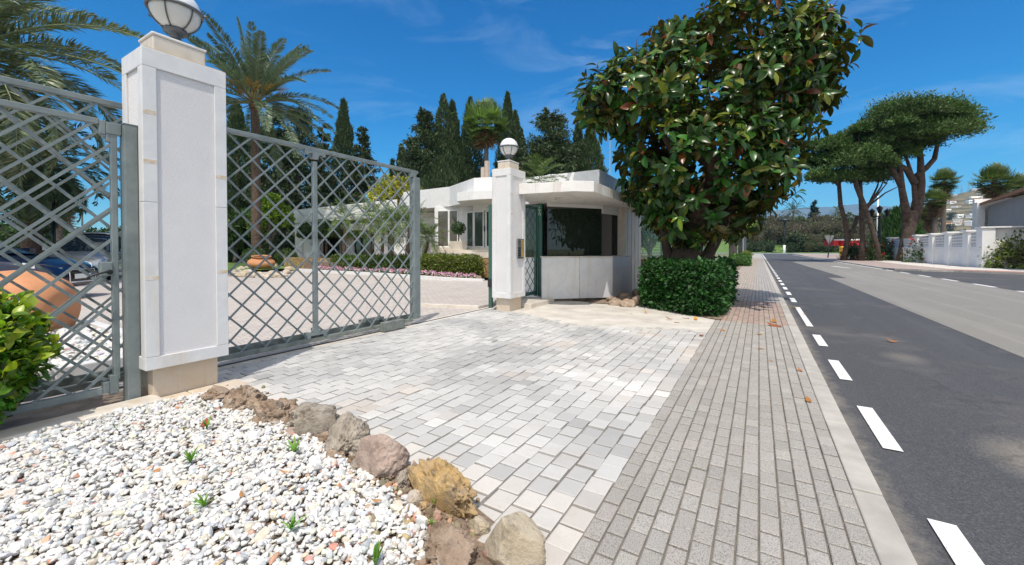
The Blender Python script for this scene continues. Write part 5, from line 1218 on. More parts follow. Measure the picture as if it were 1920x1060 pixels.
# ------------------------------------------------------------------ cars
def car(loc, fwd, label, paint, sc=1.0, suv=False, seed=0):
    t = thing('parked_car', loc, label, 'car', None, math.atan2(fwd[1], fwd[0]), sc)
    k = 1.16 if suv else 1.0
    sec = [(-2.38,.62,.45,.78,.80),(-2.28,.80,.30,.90,.96),(-1.9,.88,.24,.95,1.02),(-1.4,.92,.22,.96,1.02),(-.6,.93,.18,.94,.97),(.6,.93,.18,.92,.95),(1.15,.92,.20,.90,.97),(1.75,.89,.22,.85,.92),(2.18,.82,.24,.74,.82),(2.36,.70,.26,.62,.70),(2.42,.55,.30,.52,.58)]
    V = []
    for x, w, zb, zs, zc in sec:
        zs *= k; zc *= k
        half = [(0, zb), (w*.82, zb), (w*.97, zb + .12), (w, (zb+zs)/2), (w*.97, zs - .06), (w*.88, zs + .01), (w*.5, zc - .01), (0, zc)]
        V += [(x, y, z) for y, z in half] + [(x, -y, z) for y, z in half[-2:0:-1]]
    n = 14; F = [[a*n + i, a*n + (i+1) % n, (a+1)*n + (i+1) % n, (a+1)*n + i] for a in range(len(sec)-1) for i in range(n)]
    mb = MB(); mb.add(V, np.array(F), None, True); 
    c0 = len(V); mb.F.append(np.arange(n)[None, ::-1]); mb.C.append(np.ones((1,3))); mb.S.append(np.array([True])); mb.M.append(np.array([0]))
    mb.F.append((np.arange(n) + (len(sec)-1)*n)[None]); mb.C.append(np.ones((1,3))); mb.S.append(np.array([True])); mb.M.append(np.array([0]))
    o = mb.build('body', paint, t); m = o.modifiers.new('s', 'SUBSURF'); m.levels = 2; m.render_levels = 2
    gh = [(-2.0,.70,.60,1.0,1.02),(-1.45,.80,.60,.97,1.33),(-.7,.83,.62,.95,1.45),(.05,.83,.62,.93,1.44),(.55,.80,.62,.93,1.30),(1.3,.74,.60,.93,.96)]
    if suv: gh = [(-2.25,.78,.66,1.1,1.15),(-2.05,.82,.66,1.1,1.72),(-.7,.84,.66,1.08,1.80),(.2,.83,.64,1.06,1.76),(.6,.80,.64,1.06,1.55),(1.15,.76,.62,1.06,1.1)]
    def cab(d, lo, hi, nm, mat, par):
        V = []
        for x, wb, wr, zb, zr in gh:
            za, zz = zb + (zr - zb) * lo, zb + (zr - zb) * hi
            wa, wz = wb + (wr - wb) * lo, wb + (wr - wb) * hi
            h = [(wa + d, za), (wb + (wr-wb)*(lo+hi)/2 + d + .015, (za+zz)/2), (wz + d, zz - .02), (wz*.6, zz + .02 + d), (0, zz + .035 + d)]
            V += [(x*(1 + d*.2), y, z) for y, z in h] + [(x*(1 + d*.2), -y, z) for y, z in h[-2::-1]]
        n = 9; F = [[a*n + i, a*n + i + 1, (a+1)*n + i + 1, (a+1)*n + i] for a in range(len(gh)-1) for i in range(n-1)]
        mb = MB(); mb.add(V, np.array(F), None, True); o = mb.build(nm, mat, par); m = o.modifiers.new('s','SUBSURF'); m.levels = 1; m.render_levels = 2; return o
    cab(0, 0, 1, 'window', M['carglass'], t)
    mb = MB(); V = []
    rf = [g for g in gh[1:5]]
    for x, wb, wr, zb, zr in rf[:3]:
        V += [(x, wr + .03, zr - .01), (x, wr*.5, zr + .05), (x, 0, zr + .06), (x, -wr*.5, zr + .05), (x, -wr - .03, zr - .01)]
    F = [[a*5 + i, a*5 + i + 1, (a+1)*5 + i + 1, (a+1)*5 + i] for a in range(2) for i in range(4)]
    mb.add(V, np.array(F), None, True); o = mb.build('roof', paint, t); m = o.modifiers.new('so','SOLIDIFY'); m.thickness = .03
    for x in (-1.42, 1.42):
        for y in (-.80, .80):
            s = 1 if y > 0 else -1
            mb = MB(); mb.tube([(x, y - .1*s, .345), (x, y + .115*s, .345)], .34, 28); mb.tube([(x, y - .2*s, .36), (x, y + .135*s, .36)], .395, 28, col=(.6,.6,.6)) if False else None
            w = mb.build('wheel', M['tyre'], t)
            mb = MB(); mb.lathe([(0,.10),(.05,.11),(.06,.09),(.22,.10),(.235,.12),(.23,.06)], n=24)
            for q in range(5):
                a = q * 2 * PI / 5; mb.bar((.05*math.cos(a), .05*math.sin(a), .112), (.215*math.cos(a), .215*math.sin(a), .115), .06, .02)
            rm = mb.build('rim', M['carsilver'], w); rm.location = (x, y, .345); rm.rotation_euler = (-s * PI/2, 0, 0)
    for s in (1, -1):
        mb = MB(); V = [(2.30,s*.40,.60*k),(2.13,s*.74,.66*k),(1.92,s*.85,.74*k),(1.95,s*.80,.80*k),(2.16,s*.64,.76*k),(2.31,s*.42,.68*k)]
        V2 = [(x + .035, y + s*.012, z) for x, y, z in V]
        mb.add(V + V2, [np.array([[6,7,8,9,10,11]]), np.array([[i,(i+1)%6,(i+1)%6+6,i+6] for i in range(6)])], None, False); mb.build('headlight', M['lens'], t)
        mb = MB(); mb.bar((-2.30,s*.5,.80*k),(-2.22,s*.80,.82*k),.05,.12); mb.build('tail_light', M['redlens'], t)
        mb = MB(); mb.tube([(.75,s*.92,.98*k),(.77,s*1.06,1.02*k)],.05,8); mb.box(.68,.84,*sorted((s*1.0,s*1.16)),.97*k,1.1*k); mb.build('mirror', paint, t)
    mb = MB()
    for i in range(7): mb.bar((2.425, -.34, (.40 + .035*i)*k), (2.425, .34, (.40 + .035*i)*k), .012, .02)
    g = mb.build('grille', M['blackplastic'], t)
    mb = MB(); mb.tube([(2.435,-.38,.37*k),(2.44,.38,.37*k),(2.41,.36,.64*k),(2.41,-.36,.64*k),(2.435,-.38,.37*k)],.014,6); mb.build('grille_trim', M['chrome'], g)
    mb = MB(); mb.box(2.44,2.452,-.26,.26,.44*k,.54*k); mb.build('number_plate', M['signwhite'], t)
    mb = MB(); mb.box(2.4525,2.454,.20,.255,.445*k,.535*k,col=(.02,.08,.5)); mb.build('plate_band', M['signwhite'], t)
    return t
dirA = .96*RX + .27*F0; fa = RX * -11.1 + F0 * 10.5; ca = fa - dirA * 2.42 * 1.17
car((ca[0], ca[1], 0), dirA, 'dark blue parked saloon car seen through the lattice behind the orange jar', M['carpaint'], 1.17)
dirB = .55*RX - .84*F0; cb = at(176, HY, 17.5)
car((cb[0], cb[1], 0), dirB, 'second parked car, a taller one with pale roof behind the dark blue saloon', M['carsilver'], 1.08, True)

# ------------------------------------------------------------------ lamps, signs, street things
def post_lamp(px, D, H, label):
    t = thing('street_lamp', pos_px(px, D), label, 'street lamp'); mb = MB(); mb.tube([(0,0,-.1),(0,0,.9),(0,0,.95),(0,0,H-.4)],[.09,.08,.055,.045],10); mb.build('pole', M['darkmetal'], t)
    mb = MB(); mb.lathe([(.05,H-.42),(.08,H-.38),(.10,H-.3),(.26,H-.02),(.27,H),(.24,H+.04),(0,H+.1)],n=18); mb.build('lamp_head', M['darkmetal'], t); return t
post_lamp(102, 18, zpx(285, 18), 'black post lamp in front of the left palm fronds'); post_lamp(155, 27, zpx(359, 27), 'smaller black post lamp further back in the sky gap beside the gate post')
lp = G(1648, 489); t = thing('street_lamp', (lp[0], lp[1], 0), 'dark green classical street lamp with lanterns in front of the largest pine', 'street lamp')
D = lp.dot(F0); H = zpx(398, D); mb = MB(); mb.lathe([(.42,0),(.42,.5),(.34,.6),(.30,1.2),(.22,1.35),(.17,2.2),(.14,H-.8),(.2,H-.7),(.1,H-.5),(0,H-.5)],n=14); mb.build('pole', M['darkmetal'], t)
mb = MB(); mb.tube([W(*(-.85,0))+(H-.55,), (0,0,H-.45), W(.85,0)+(H-.55,)],.06,8); mb.build('arm', M['darkmetal'], t)
for l in (-.85, 0, .85):
    z0 = H - .5 + (.35 if l == 0 else 0); x, y = W(l, 0); mb = MB(); mb.lathe([(.05,z0),(.15,z0+.05),(.27,z0+.55),(.33,z0+.58),(.2,z0+.72),(.05,z0+.85),(0,z0+.95)],c=(x,y,0),n=8); mb.build('lantern', M['darkmetal'], t)
t = thing('street_lamp', pos_px(1470.5, 128), 'far street lamp on a dark pole with white painted foot at the road end', 'street lamp')
mb = MB(); mb.tube([(0,0,2.6),(0,0,9.8)],.2,8); mb.build('pole', M['darkmetal'], t); mb = MB(); mb.tube([(0,0,-.2),(0,0,2.6)],.33,10); mb.build('painted_foot', M['white'], t)
mb = MB(); mb.lathe([(.1,9.6),(.3,9.8),(1.5,10.2),(1.6,10.5),(.5,11.0),(0,11.1)],n=14); mb.build('lamp_head', M['darkmetal'], t)
ys = rg(1552, 485); t = thing('yield_sign', (*ys, RZ), 'grey back of a triangular give way sign on a leaning pole by the pines', 'sign'); Dy = np.array([*ys,0]).dot(F0); zt = zpx(449, Dy)
mb = MB(); mb.tube([(0,0,0),(.35*RX[0],.35*RX[1],zt+.6)],.07,8); mb.build('pole', M['darkmetal'], t)
mb = MB(); tri = [(-.72,.6),(.72,.6),(0,-.75)]; Vt = [RX*(a+.2) + np.array([0,0,zt+b]) for a, b in tri]; Vb = [v + F0*.06 for v in Vt]
mb.add(Vt + Vb, [np.array([[0,1,2],[5,4,3]]), np.array([[0,3,4,1],[1,4,5,2],[2,5,3,0]])]); mb.build('plate', M['signback'], t)
t = thing('flagpole', pos_px(1645, 62), 'thin white flagpole between the pine trunks', 'pole'); mb = MB(); mb.tube([(0,0,0),(0,0,zpx(368,62))],[.16,.1],8); mb.build('pole', M['white'], t)
t = thing('aerial_mast', pos_px(1143, 40), 'thin lattice aerial mast rising beside the rubber tree crown', 'mast'); H = zpx(262, 40); mb = MB(); mb.tube([(0,0,0),(0,0,H)],.035,5)
for z in (H-.2, H-.7, H-1.3, H-2.0): mb.bar((-.4*RX[0],-.4*RX[1],z),(.4*RX[0],.4*RX[1],z+.05),.03,.03)
mb.build('mast', M['signback'], t)
# pines along the right kerb
def umbrella_pine(px, D, ctr_px, ctr_py, Rpx, top, bot, n, seed, label, trunk_pts, limbs, lobes=26, base=(.060,.115,.024), grp='umbrella pines by the road'):
    r = np.random.default_rng(seed); x0, y0 = lw(px, D); t = thing('pine_tree', (x0, y0, 0), label, 'tree', grp); o0 = np.array([x0, y0, 0]); k = D / FPX
    def w(p): q = at(p[0], p[1], D + (p[2] if len(p) > 2 else 0)); return q - o0
    mb = MB()
    for pts, ra in trunk_pts: mb.tube([w(p) for p in pts], np.array(ra) * k * .78, 14)
    for pts, ra in limbs: mb.tube([w(p) for p in pts], np.array(ra) * k, 8)
    c = w((ctr_px, ctr_py)); hr = ray(ctr_px, HY); hr[2] = 0; hr /= np.linalg.norm(hr); hl = np.array([hr[1], -hr[0], 0]); R = Rpx * k * hr.dot(F0); zt, zb = zpx(top, D), zpx(bot, D)
    fo = MB(); m = n // lobes
    for i in range(lobes):
        a = i * 2.39996; q = math.sqrt((i + .5) / lobes) * .92; l, dd = R * q * math.cos(a), R * .9 * q * math.sin(a)
        hz = zb + (zt - zb) * (((1 - q * q) ** .35, (1 - q * q) ** .35 * r.uniform(.55, .9), r.uniform(.2, .6), r.uniform(-.05, .2))[i % 4] + r.uniform(-.08, .06)); s = R * r.uniform(.30, .46)
        cc = c * np.array([1, 1, 0]) + hl * l + hr * dd + np.array([0, 0, hz])
        d = randdir(m, r); d[:, 2] = np.abs(d[:, 2]) * 1.0 - .32 * r.random(m); qq = r.uniform(.55, 1.12, m)
        b = 1 + .38 * fbm(d + i, 2.0, 2, i)
        P = cc + d * s * (qq * b)[:, None] * np.array([1, 1, .86]); nn = unit(d + np.array([0, 0, .55]))
        L = .20 * np.exp(r.normal(0, .35, m)) * D / 42
        place(fo, LEAF4[0], LEAF4[1], P, frames(unit(nn + r.normal(0, .55, (m, 3))), nn + r.normal(0, .7, (m, 3))), np.c_[L * .42, L, L], vary(np.array(base) * r.uniform(.75, 1.3), m, .28, r, .08))
        if i % 5 == 0:
            s0 = w(trunk_pts[-1][0][-1]); mb.tube([s0, (s0 + cc) / 2 + np.array([0, 0, -.05 * R]), cc], [.12, .09, .03], 5, cap=False)
    mb.build('trunk', M['bark_pine'], t); fo.build('crown', M['needle'], t); return t
umbrella_pine(1703, 41.5, 1710, 230, 108, 204, 272, 85000, 81, 'largest umbrella pine with a thick forked trunk at the right kerb',
    [([(1694,494),(1697,470),(1703,435),(1707,408),(1709,396)],[16,12.5,12,14,11]),([(1703,418),(1697,388),(1691,355),(1688,318),(1684,270)],[10,8,6.5,5,2.5]),([(1711,418),(1722,385),(1727,345),(1726,300),(1722,245)],[11,9.5,8,6,3]),([(1710,412),(1716,375),(1713,340),(1704,310),(1690,270)],[7,5.5,4.5,3.5,2])],
    [([(1718,330),(1736,316),(1752,298),(1757,275),(1758,255)],[5,4.5,4,3.2,2]),([(1716,345),(1700,318),(1670,300)],[6,5,3]),([(1690,350),(1675,320),(1655,300)],[5,4,3])], 52)
umbrella_pine(1615, 43, 1646, 282, 66, 236, 332, 60000, 82, 'umbrella pine with a slim straight trunk left of the largest pine',
    [([(1615,493),(1617,450),(1616,410),(1614,370),(1612,330)],[6,5.2,5,4.6,4])],[([(1616,405),(1630,385),(1652,350),(1662,325)],[3,2,1.2,.6]),([(1630,385),(1660,362),(1695,345)],[2.2,1.2,.4]),([(1632,378),(1645,350),(1652,322)],[2,1.4,.7])], 28)
umbrella_pine(1580, 44, 1548, 300, 56, 268, 340, 44000, 83, 'leftmost umbrella pine with a bending dark trunk over the road',
    [([(1580,492),(1588,455),(1586,420),(1576,385),(1573,345),(1580,315)],[5.5,4.8,4.8,4.6,4,3])],[([(1586,460),(1600,430),(1608,405)],[4,3.2,3]),([(1574,350),(1560,335),(1545,325)],[3,2,1.2])], 20)
umbrella_pine(1649, 42, 1602, 285, 66, 252, 336, 50000, 84, 'leaning pine trunk rising left from behind the green street lamp',
    [([(1650,492),(1645,462),(1632,420),(1620,385),(1606,350),(1600,320)],[5,4.8,5.2,5.5,5,4])],[([(1622,388),(1640,372),(1662,345),(1668,325)],[2.4,1.6,.9,.5])], 16)
# right hand pavement, gravel, walls
PV = [(7.35,95),(7.15,36),(7.45,34.3),(8.3,33.5),(9.6,33.1),(11.4,31.6),(16,28.0),(34,14),(60,30),(60,138),(7.9,138)]
mb = MB(); mb.prism(PV, -.15, .055); struct(mb.build('pavement', M['pinkpave']))
mb = MB()
for a, b in zip(PV[:7], PV[1:8]): mb.slab(a, b, -.14, .058, -.14)
struct(mb.build('kerb', M['kerb']))
mb = MB(); mb.sheet([(9.1,33.6),(9.6,33.2),(11.4,31.75),(16,28.15),(34,14.2),(34,15.3),(16,29.2),(11.6,32.6),(9.8,34.0)], .0605); struct(mb.build('red_paving', M['redpaint']))
WG = simple('white_chippings', (.62,.59,.54), .9, var=.3, vs=14, bump=.8, bs=60, bd=.02, world=True)
mb = MB(); mb.sheet([(9.9,34.6),(11.7,33.1),(16,29.8),(24,24),(30,40),(12.2,40),(12.2,70),(10.4,66),(9.8,45)], .0615); struct(mb.build('chipping_bed', WG))
t = thing('garden_wall', (12.4, 38.6, .06), 'white garden wall with capped piers and pierced block panels beside the road', 'wall'); g0 = np.array([12.4,38.6,.06])
def yat(px, X): d = ray(px, HY); return d[1] * X / d[0]
def breeze():
    m, t_, b = nt('pierced_block'); v = worldco(t_); br = N(t_, 'ShaderNodeTexBrick', Scale=1.0); br.offset = 0.0
    mp = N(t_, 'ShaderNodeMapping'); mp.inputs['Rotation'].default_value = (0, PI/2, 0); t_.links.new(v, mp.inputs[0])
    cx = N(t_, 'ShaderNodeSeparateXYZ'); t_.links.new(v, cx.inputs[0]); cm = N(t_, 'ShaderNodeCombineXYZ'); t_.links.new(cx.outputs[1], cm.inputs[0]); t_.links.new(cx.outputs[2], cm.inputs[1])
    t_.links.new(cm.outputs[0], br.inputs['Vector']); br.inputs['Brick Width'].default_value = .30; br.inputs['Row Height'].default_value = .22; br.inputs['Mortar Size'].default_value = .07
    br.inputs['Color1'].default_value = (.22,.22,.23,1); br.inputs['Color2'].default_value = (.27,.27,.27,1); br.inputs['Mortar'].default_value = (.70,.70,.70,1)
    t_.links.new(br.outputs['Color'], b.inputs['Base Color']); b.inputs['Roughness'].default_value = .8; bumpn(t_, b, br.outputs['Fac'], .8, .05); return m
BRZ = breeze(); WX = 12.35
pys = [38.6] + [yat(p, WX) for p in (1809, 1774, 1744, 1716)]; pys = sorted(pys) + [sorted(pys)[-1] + 9]
mb = MB(); mb.box(WX,WX+.6,38.35,39.2,-.1,2.62); mb.box(WX+.6005,WX+2.0,38.6,38.85,-.1,2.60); gb(mb,'end_pier',M['white'],bw=.02)
mb = MB(); mb.box(WX-.08,WX+2.1,38.27,39.28,2.625,2.72); gb(mb,'cap',M['white'],bw=.015)
for k, (a, b) in enumerate(zip(pys[:-1], pys[1:])):
    a += .45 if k else .62; b -= .45
    mb = MB(); mb.box(WX+.12,WX+.40,a,b,-.1,1.35); mb.box(WX+.08,WX+.44,a,b,1.3505,1.45); gb(mb,'wall',M['white'],bw=.01)
    mb = MB(); mb.box(WX+.18,WX+.34,a,b,1.4505,2.36); gb(mb,'pierced_panel',BRZ)
    mb = MB(); mb.box(WX,WX+.6,b+.002,b+.88,-.1,2.46); gb(mb,'pier',M['white'],bw=.02)
    mb = MB(); mb.box(WX-.12,WX+.72,b-.1,b+.98,2.4605,2.60); gb(mb,'cap',M['white'],bw=.02)
t = thing('white_wall', (16.5, 38.7, .06), 'plain white wall running right from the garden wall corner under the climber', 'wall'); g0 = np.array([16.5,38.7,.06]); mb = MB(); mb.box(14.4,36,38.62,38.82,-.1,2.30); gb(mb,'wall',M['white'],bw=.02)
# right house
t = thing('roadside_house', (16.2, 45, 0), 'grey rendered house with a brown tiled roof cut off by the right frame edge', 'house'); g0 = np.array([16.2,45,0])
mb = MB(); mb.prism([(16.6,50.5),(15.2,41.4),(13.9,33),(26,33),(28,50.5)], 0, 4.95); gb(mb,'wall',M['greywall'],bw=.02)
mb = MB(); 
e = [(16.2,51.1),(14.75,41.3),(13.4,32.4)]; bk = [(24.5,51.1),(23,41.3),(22,32.4)]
for a, b, c, d in ((e[0],e[1],bk[1],bk[0]),(e[1],e[2],bk[2],bk[1])):
    mb.add([(*a,5.0),(*b,5.0),(*c,8.0),(*d,8.0),(*a,5.22),(*b,5.22),(*c,8.2),(*d,8.2)], np.array([(0,3,2,1),(4,5,6,7),(0,1,5,4),(1,2,6,5),(2,3,7,6),(3,0,4,7)]))
gb(mb,'roof',M['rooftile'])
mb = MB(); mb.prism([(16.0,51.2),(16.5,51.2),(16.5,50.7),(16.0,50.7)],0,5.3); mb.prism([(16.0,51.2),(20,51.2),(20,51.6),(16.0,51.6)],0,5.6); gb(mb,'corner_pier',M['white'],bw=.02)
# bushes with red flowers
def flower_bush(px, D, R, H, label, seed, red=60, col=(.06,.10,.025), cat='bush', L=.22):
    r = np.random.default_rng(seed); t = thing('flowering_bush', pos_px(px, D), label, cat); mb = MB()
    mb2 = MB()
    for i in range(9):
        a = r.uniform(0, 2*PI); mb2.tube([(0,0,-.05),(.4*R*math.cos(a),.4*R*math.sin(a),H*.5),(.75*R*math.cos(a),.75*R*math.sin(a),H*.85)],[.05,.03,.012],5)
    mb2.build('stems', M['bark_grey'], t)
    n = 1500; d = randdir(n, r); d[:, 2] = np.abs(d[:, 2]) * .95 + .0; b = 1 + .4 * fbm(d, 1.8, 3, seed)
    P = d * np.array([R, R, H]) * (b * r.uniform(.5, 1.02, n))[:, None]; P[:, 2] = np.maximum(P[:, 2], .08); leafy(mb, P, d, L, .5, col, .32, .1, .8, r=r)
    if red:
        d = randdir(red, r); d[:, 2] = np.abs(d[:, 2]); b = 1 + .4 * fbm(d, 1.8, 3, seed); P = d * np.array([R, R, H]) * b[:, None] * 1.02
        for p in P:
            q = 5; leafy(mb, np.repeat(p[None], q, 0), np.repeat(unit(p)[None], q, 0), .17, .8, (.5,.035,.02), .2, .1, 1.0, r=r)
    mb.build('foliage', M['leaf'], t)
    return t
flower_bush(1746, 36.5, 1.7, 2.4, 'bush with red blossoms against the pierced garden wall', 91, 18)
flower_bush(1657, 45, 1.35, 2.6, 'orange flowered bush between the green lamp and the largest pine', 92, 16)
flower_bush(1633, 44, 1.3, 2.4, 'flowering bush between the slim pine and the green lamp', 93, 12)
flower_bush(1900, 25.5, 1.35, 2.2, 'yellow green climber spilling over the white wall at the right edge', 94, 0, (.12,.15,.025), 'shrub')
flower_bush(1600, 46, 1.1, 2.2, 'dark green shrub between two pine trunks', 95, 0, (.03,.06,.015))
broadleaf(4.5, 1.8, 2200, (.045,.085,.02), 96, 'dense shrub on top of the garden wall corner', pos_px(1800, 36, -1.4), name='garden_shrub', cat='shrub', trunk=.2, L=.3)
for i, (px, D, y, R) in enumerate([(1668,62,402,1.9),(1682,61,396,2.0),(1696,60,398,1.9)]):
    cypress(zpx(y, D), R, 3200, (.045,.115,.02), 97 + i, L=.6, name='thuja_tree', label=['leftmost bright green thuja behind the green street lamp','middle bright green thuja between the lamp and largest pine','bright green thuja touching the largest pine trunk'][i], pos=pos_px(px, D))
fpg = 'fan palms on the right'
for i, (px, D, y, R, lb) in enumerate([(1862,42,330,2.0,'big headed fan palm beside the right hand house'),(1908,44,345,1.8,'fan palm with much dry skirt at the right frame edge'),(1768,52,330,1.9,'slender fan palm right of the largest pine'),(1752,50,365,1.7,'lower fan palm hidden behind the largest pine'),(1742,54,392,1.6,'short yellowish fan palm behind the largest pine trunk')]):
    fan_palm(pos_px(px, D), zpx(y + 10, D), .24, 34, R * .72, (.11,.155,.045) if i < 4 else (.14,.17,.035), lb, seed=110 + i, grp=fpg, skirt=2.0 if i < 2 else 1.3, seg=24)
# left side street edge: stone wall, green fence, boards, hedge
t = thing('stone_wall', (-3.0, 22, 0), 'low rubble wall in the shade right of the gatehouse', 'wall'); g0 = np.array([-3.0,22,0]); mb = MB(); mb.box(-3.45,-2.95,12.9,36,-.1,.95); gb(mb,'wall',M['rubble'],bw=.03)
t = thing('green_fence', (-3.2, 22, .95), 'dark green lattice fence standing on the rubble wall', 'fence'); g0 = np.array([-3.2,22,.95]); X = -3.2
mb = MB(); mb.bar((X,12.9,2.3),(X,36,2.3),.04,.04); mb.bar((X,12.9,1.0),(X,36,1.0),.04,.04); gb(mb,'rail',M['greenpaint'])
mb = MB(); lattice(mb, X, 12.95, 36, 1.0, 2.3, .1, .15, pitch=.2, w=.018, th=.008, off=.008); gb(mb,'lattice',M['greenpaint'])
for yy in np.arange(13, 36.1, 3.3): mb = MB(); mb.box(X-.03,X+.03,yy-.03,yy+.03,.95,2.33); gb(mb,'post',M['greenpaint'])
broadleaf(4.2, 2.2, 2600, (.03,.06,.015), 98, 'dark garden tree behind the green fence right of the gatehouse', (-6.2, 17, 0), trunk=.25, L=.25)
broadleaf(4.6, 2.0, 2600, (.03,.06,.015), 102, 'second dark garden tree behind the green fence', (-5.6, 25, 0), trunk=.25, L=.25)
broadleaf(6.5, 2.4, 2800, (.12,.20,.02), 99, 'bright lime green tree showing under the right side of the rubber tree', (-2.6, 50, 0), trunk=.25, L=.35)
t = thing('board_fence', (-1.9, 48, 0), 'dark weathered board fence beyond the small kerbside hedge', 'fence'); g0 = np.array([-1.9,48,0]); mb = MB()
for k in range(26): mb.box(-2.05,-2.0,36.6 + k*.5,36.6 + k*.5 + .46,-.05,3.0 + .1*(k % 3),col=(random.uniform(.6,1.4),)*3)
gb(mb,'boards',M['wood'])
t = thing('pale_gate', (-1.8, 56, 0), 'pale blue board gate at the far end of the left pavement', 'gate'); g0 = np.array([-1.8,56,0]); mb = MB()
for k in range(12): mb.box(-1.85,-1.78,50.2 + k*1.2,50.2 + k*1.2 + 1.12,-.05,3.4)
gb(mb,'boards',M['bluewood']); mb = MB(); mb.box(-1.9,-1.5,64.8,65.4,-.05,4.0); gb(mb,'post',M['lampgrey']); mb = MB(); mb.box(-1.9,-1.5,49.6,50.1,-.05,4.0); gb(mb,'post',M['lampgrey'])
hedge(-1.95,-.62,34.6,40,0,.78,2600,.10,(.05,.13,.015),'small bright clipped hedge further along the left pavement')
hedge(-1.3,-.7,42,45,0,1.0,700,.12,(.16,.20,.03),'yellowish low bush past the small clipped hedge', name='low_bush', cat='bush')
# far kiosk, bin, vehicles
t = thing('kiosk', pos_px(1597, 74), 'red canopied stall with pale roof behind the pine trunks', 'stall'); g0 = np.array([*lw(1597,74),0])
mb = MB(); mb.slab(lw(1588,74),lw(1611,74),zpx(461,74),zpx(451,74),2.5); gb(mb,'awning',M['red']); mb = MB(); mb.slab(lw(1563,75.5),lw(1585,75.5),zpx(461,75.5),zpx(451,75.5),2.5,col=(.45,.4,.4)); gb(mb,'awning',M['red'])
mb = MB(); mb.slab(lw(1586,73.9),lw(1612,73.9),zpx(450.9,74),zpx(448.5,74),2.8); gb(mb,'roof',M['white']); mb = MB(); mb.slab(lw(1590,74.6),lw(1611,74.6),0,zpx(461.2,74),1.5); gb(mb,'counter',M['wood'])
bp = pos_px(1579, 62); t = thing('litter_bin', bp, 'yellow bin at the foot of the leftmost pine', 'bin'); mb = MB(); mb.lathe([(.28,0),(.34,.6),(.36,1.5),(.40,1.52),(.40,1.62),(0,1.75)],n=14); mb.build('body', M['yellow'], t); mb = MB(); mb.lathe([(.29,-.02),(.3,.0),(.31,.2)],n=14); mb.build('foot', M['blackplastic'], t)
cc_ = pos_px(1632, 78); car(cc_, RX*.97 + F0*.2, 'far red car roof between the pine trunks', simple('red_car_paint',(.5,.015,.015),.2,var=.02), 1.35, True)
# far pavement and bank
mb = MB(); mb.prism([(-60,152),(60,152),(60,156),(-60,156)], -.1, .08); struct(mb.build('far_pavement', simple('tinted_pavement',(.36,.45,.45),.9,var=.15,vs=.3,world=True)))
mb = MB(); gx = np.linspace(-70, 140, 60); gy = np.linspace(156, 300, 30); XX, YY = np.meshgrid(gx, gy); ZZ = .05 + 5.5 * np.clip((YY - 158) / 60, 0, 1) ** 1.0 + 5 * np.clip((YY - 200) / 100, 0, 1) + .5 * np.sin(XX * .11) * np.clip((YY-158)/20,0,1)
V = np.c_[XX.ravel(), YY.ravel(), ZZ.ravel()]; F = np.array([[j*60+i, j*60+i+1, (j+1)*60+i+1, (j+1)*60+i] for j in range(29) for i in range(59)]); mb.add(V, F, None, True); struct(mb.build('bank', M['grass']))
# far trees
def by_y(px, Y): return Y / ((px - 960) / FPX * RX[1] + F0[1])
def bankz(y): return .05 + 5.5 * min(max((y - 158) / 60, 0), 1) + 5 * min(max((y - 200) / 100, 0), 1)
gA_ = 'trees beyond the road end'
pa = broadleaf(8.5, 4.2, 1500, (.075,.085,.035), 120, 'olive brown tree in the belt beyond the road end', (*lw(1425,by_y(1425,186)), bankz(186)), gA_, L=.7, trunk=.12)
pb = broadleaf(9.5, 4.0, 1500, (.11,.095,.06), 121, 'greyish half bare tree in the belt beyond the road end', (*lw(1540,by_y(1540,190)), bankz(190)), gA_, L=.55, trunk=.15, wr=.35)
pc = broadleaf(6.5, 4.4, 1500, (.04,.065,.02), 122, 'dark green bushy tree in the belt beyond the road end', (*lw(1500,by_y(1500,163)), bankz(163)), gA_, L=.7, trunk=.08)
rr_ = random.Random(4)
def by_y(px, Y): k = (px - 960) / FPX; return Y / (k * RX[1] + F0[1])
for row, (Y0, Y1, n_, s0, s1, pick) in enumerate([(159, 165, 40, .38, .55, (2, 2, 0)), (168, 180, 36, .5, .8, (2, 0, 1)), (184, 205, 44, .75, 1.1, (0, 1, 1)), (215, 240, 34, 1.0, 1.3, (0, 1, 0))]):
    for i in range(n_):
        px = 1400 + (i + .5) * 340 / n_ + rr_.uniform(-4, 4); D = by_y(px, rr_.uniform(Y0, Y1)); src = (pa, pb, pc)[rr_.choice(pick)]
        if 1442 < px < 1482 and row < 2: continue
        q = lw(px, D); dup(src, (q[0], q[1], bankz(q[1]) - .2), rr_.uniform(0, 6), rr_.uniform(s0, s1))
conifer(zpx(376, 190), 4.6, 60, (.03,.06,.03), 130, 'layered norfolk pine standing above the trees at the road end', pos_px(1526,190), top=.9, sz=.9, gap=.15, name='norfolk_pine')
feather_palm(pos_px(1487, 143), zpx(398,143), .3, 24, 5.6, .7, (.07,.10,.03), 'palm with drooping fronds behind the far street lamp', seed=131, nl=30, wid=.12, droop=1.6)
feather_palm(pos_px(1571, 200), zpx(398,200), .4, 16, 4.5, .8, (.10,.14,.04), 'small far palm beside the leftmost pine trunk', seed=132, nl=20, wid=.2, droop=1.3)
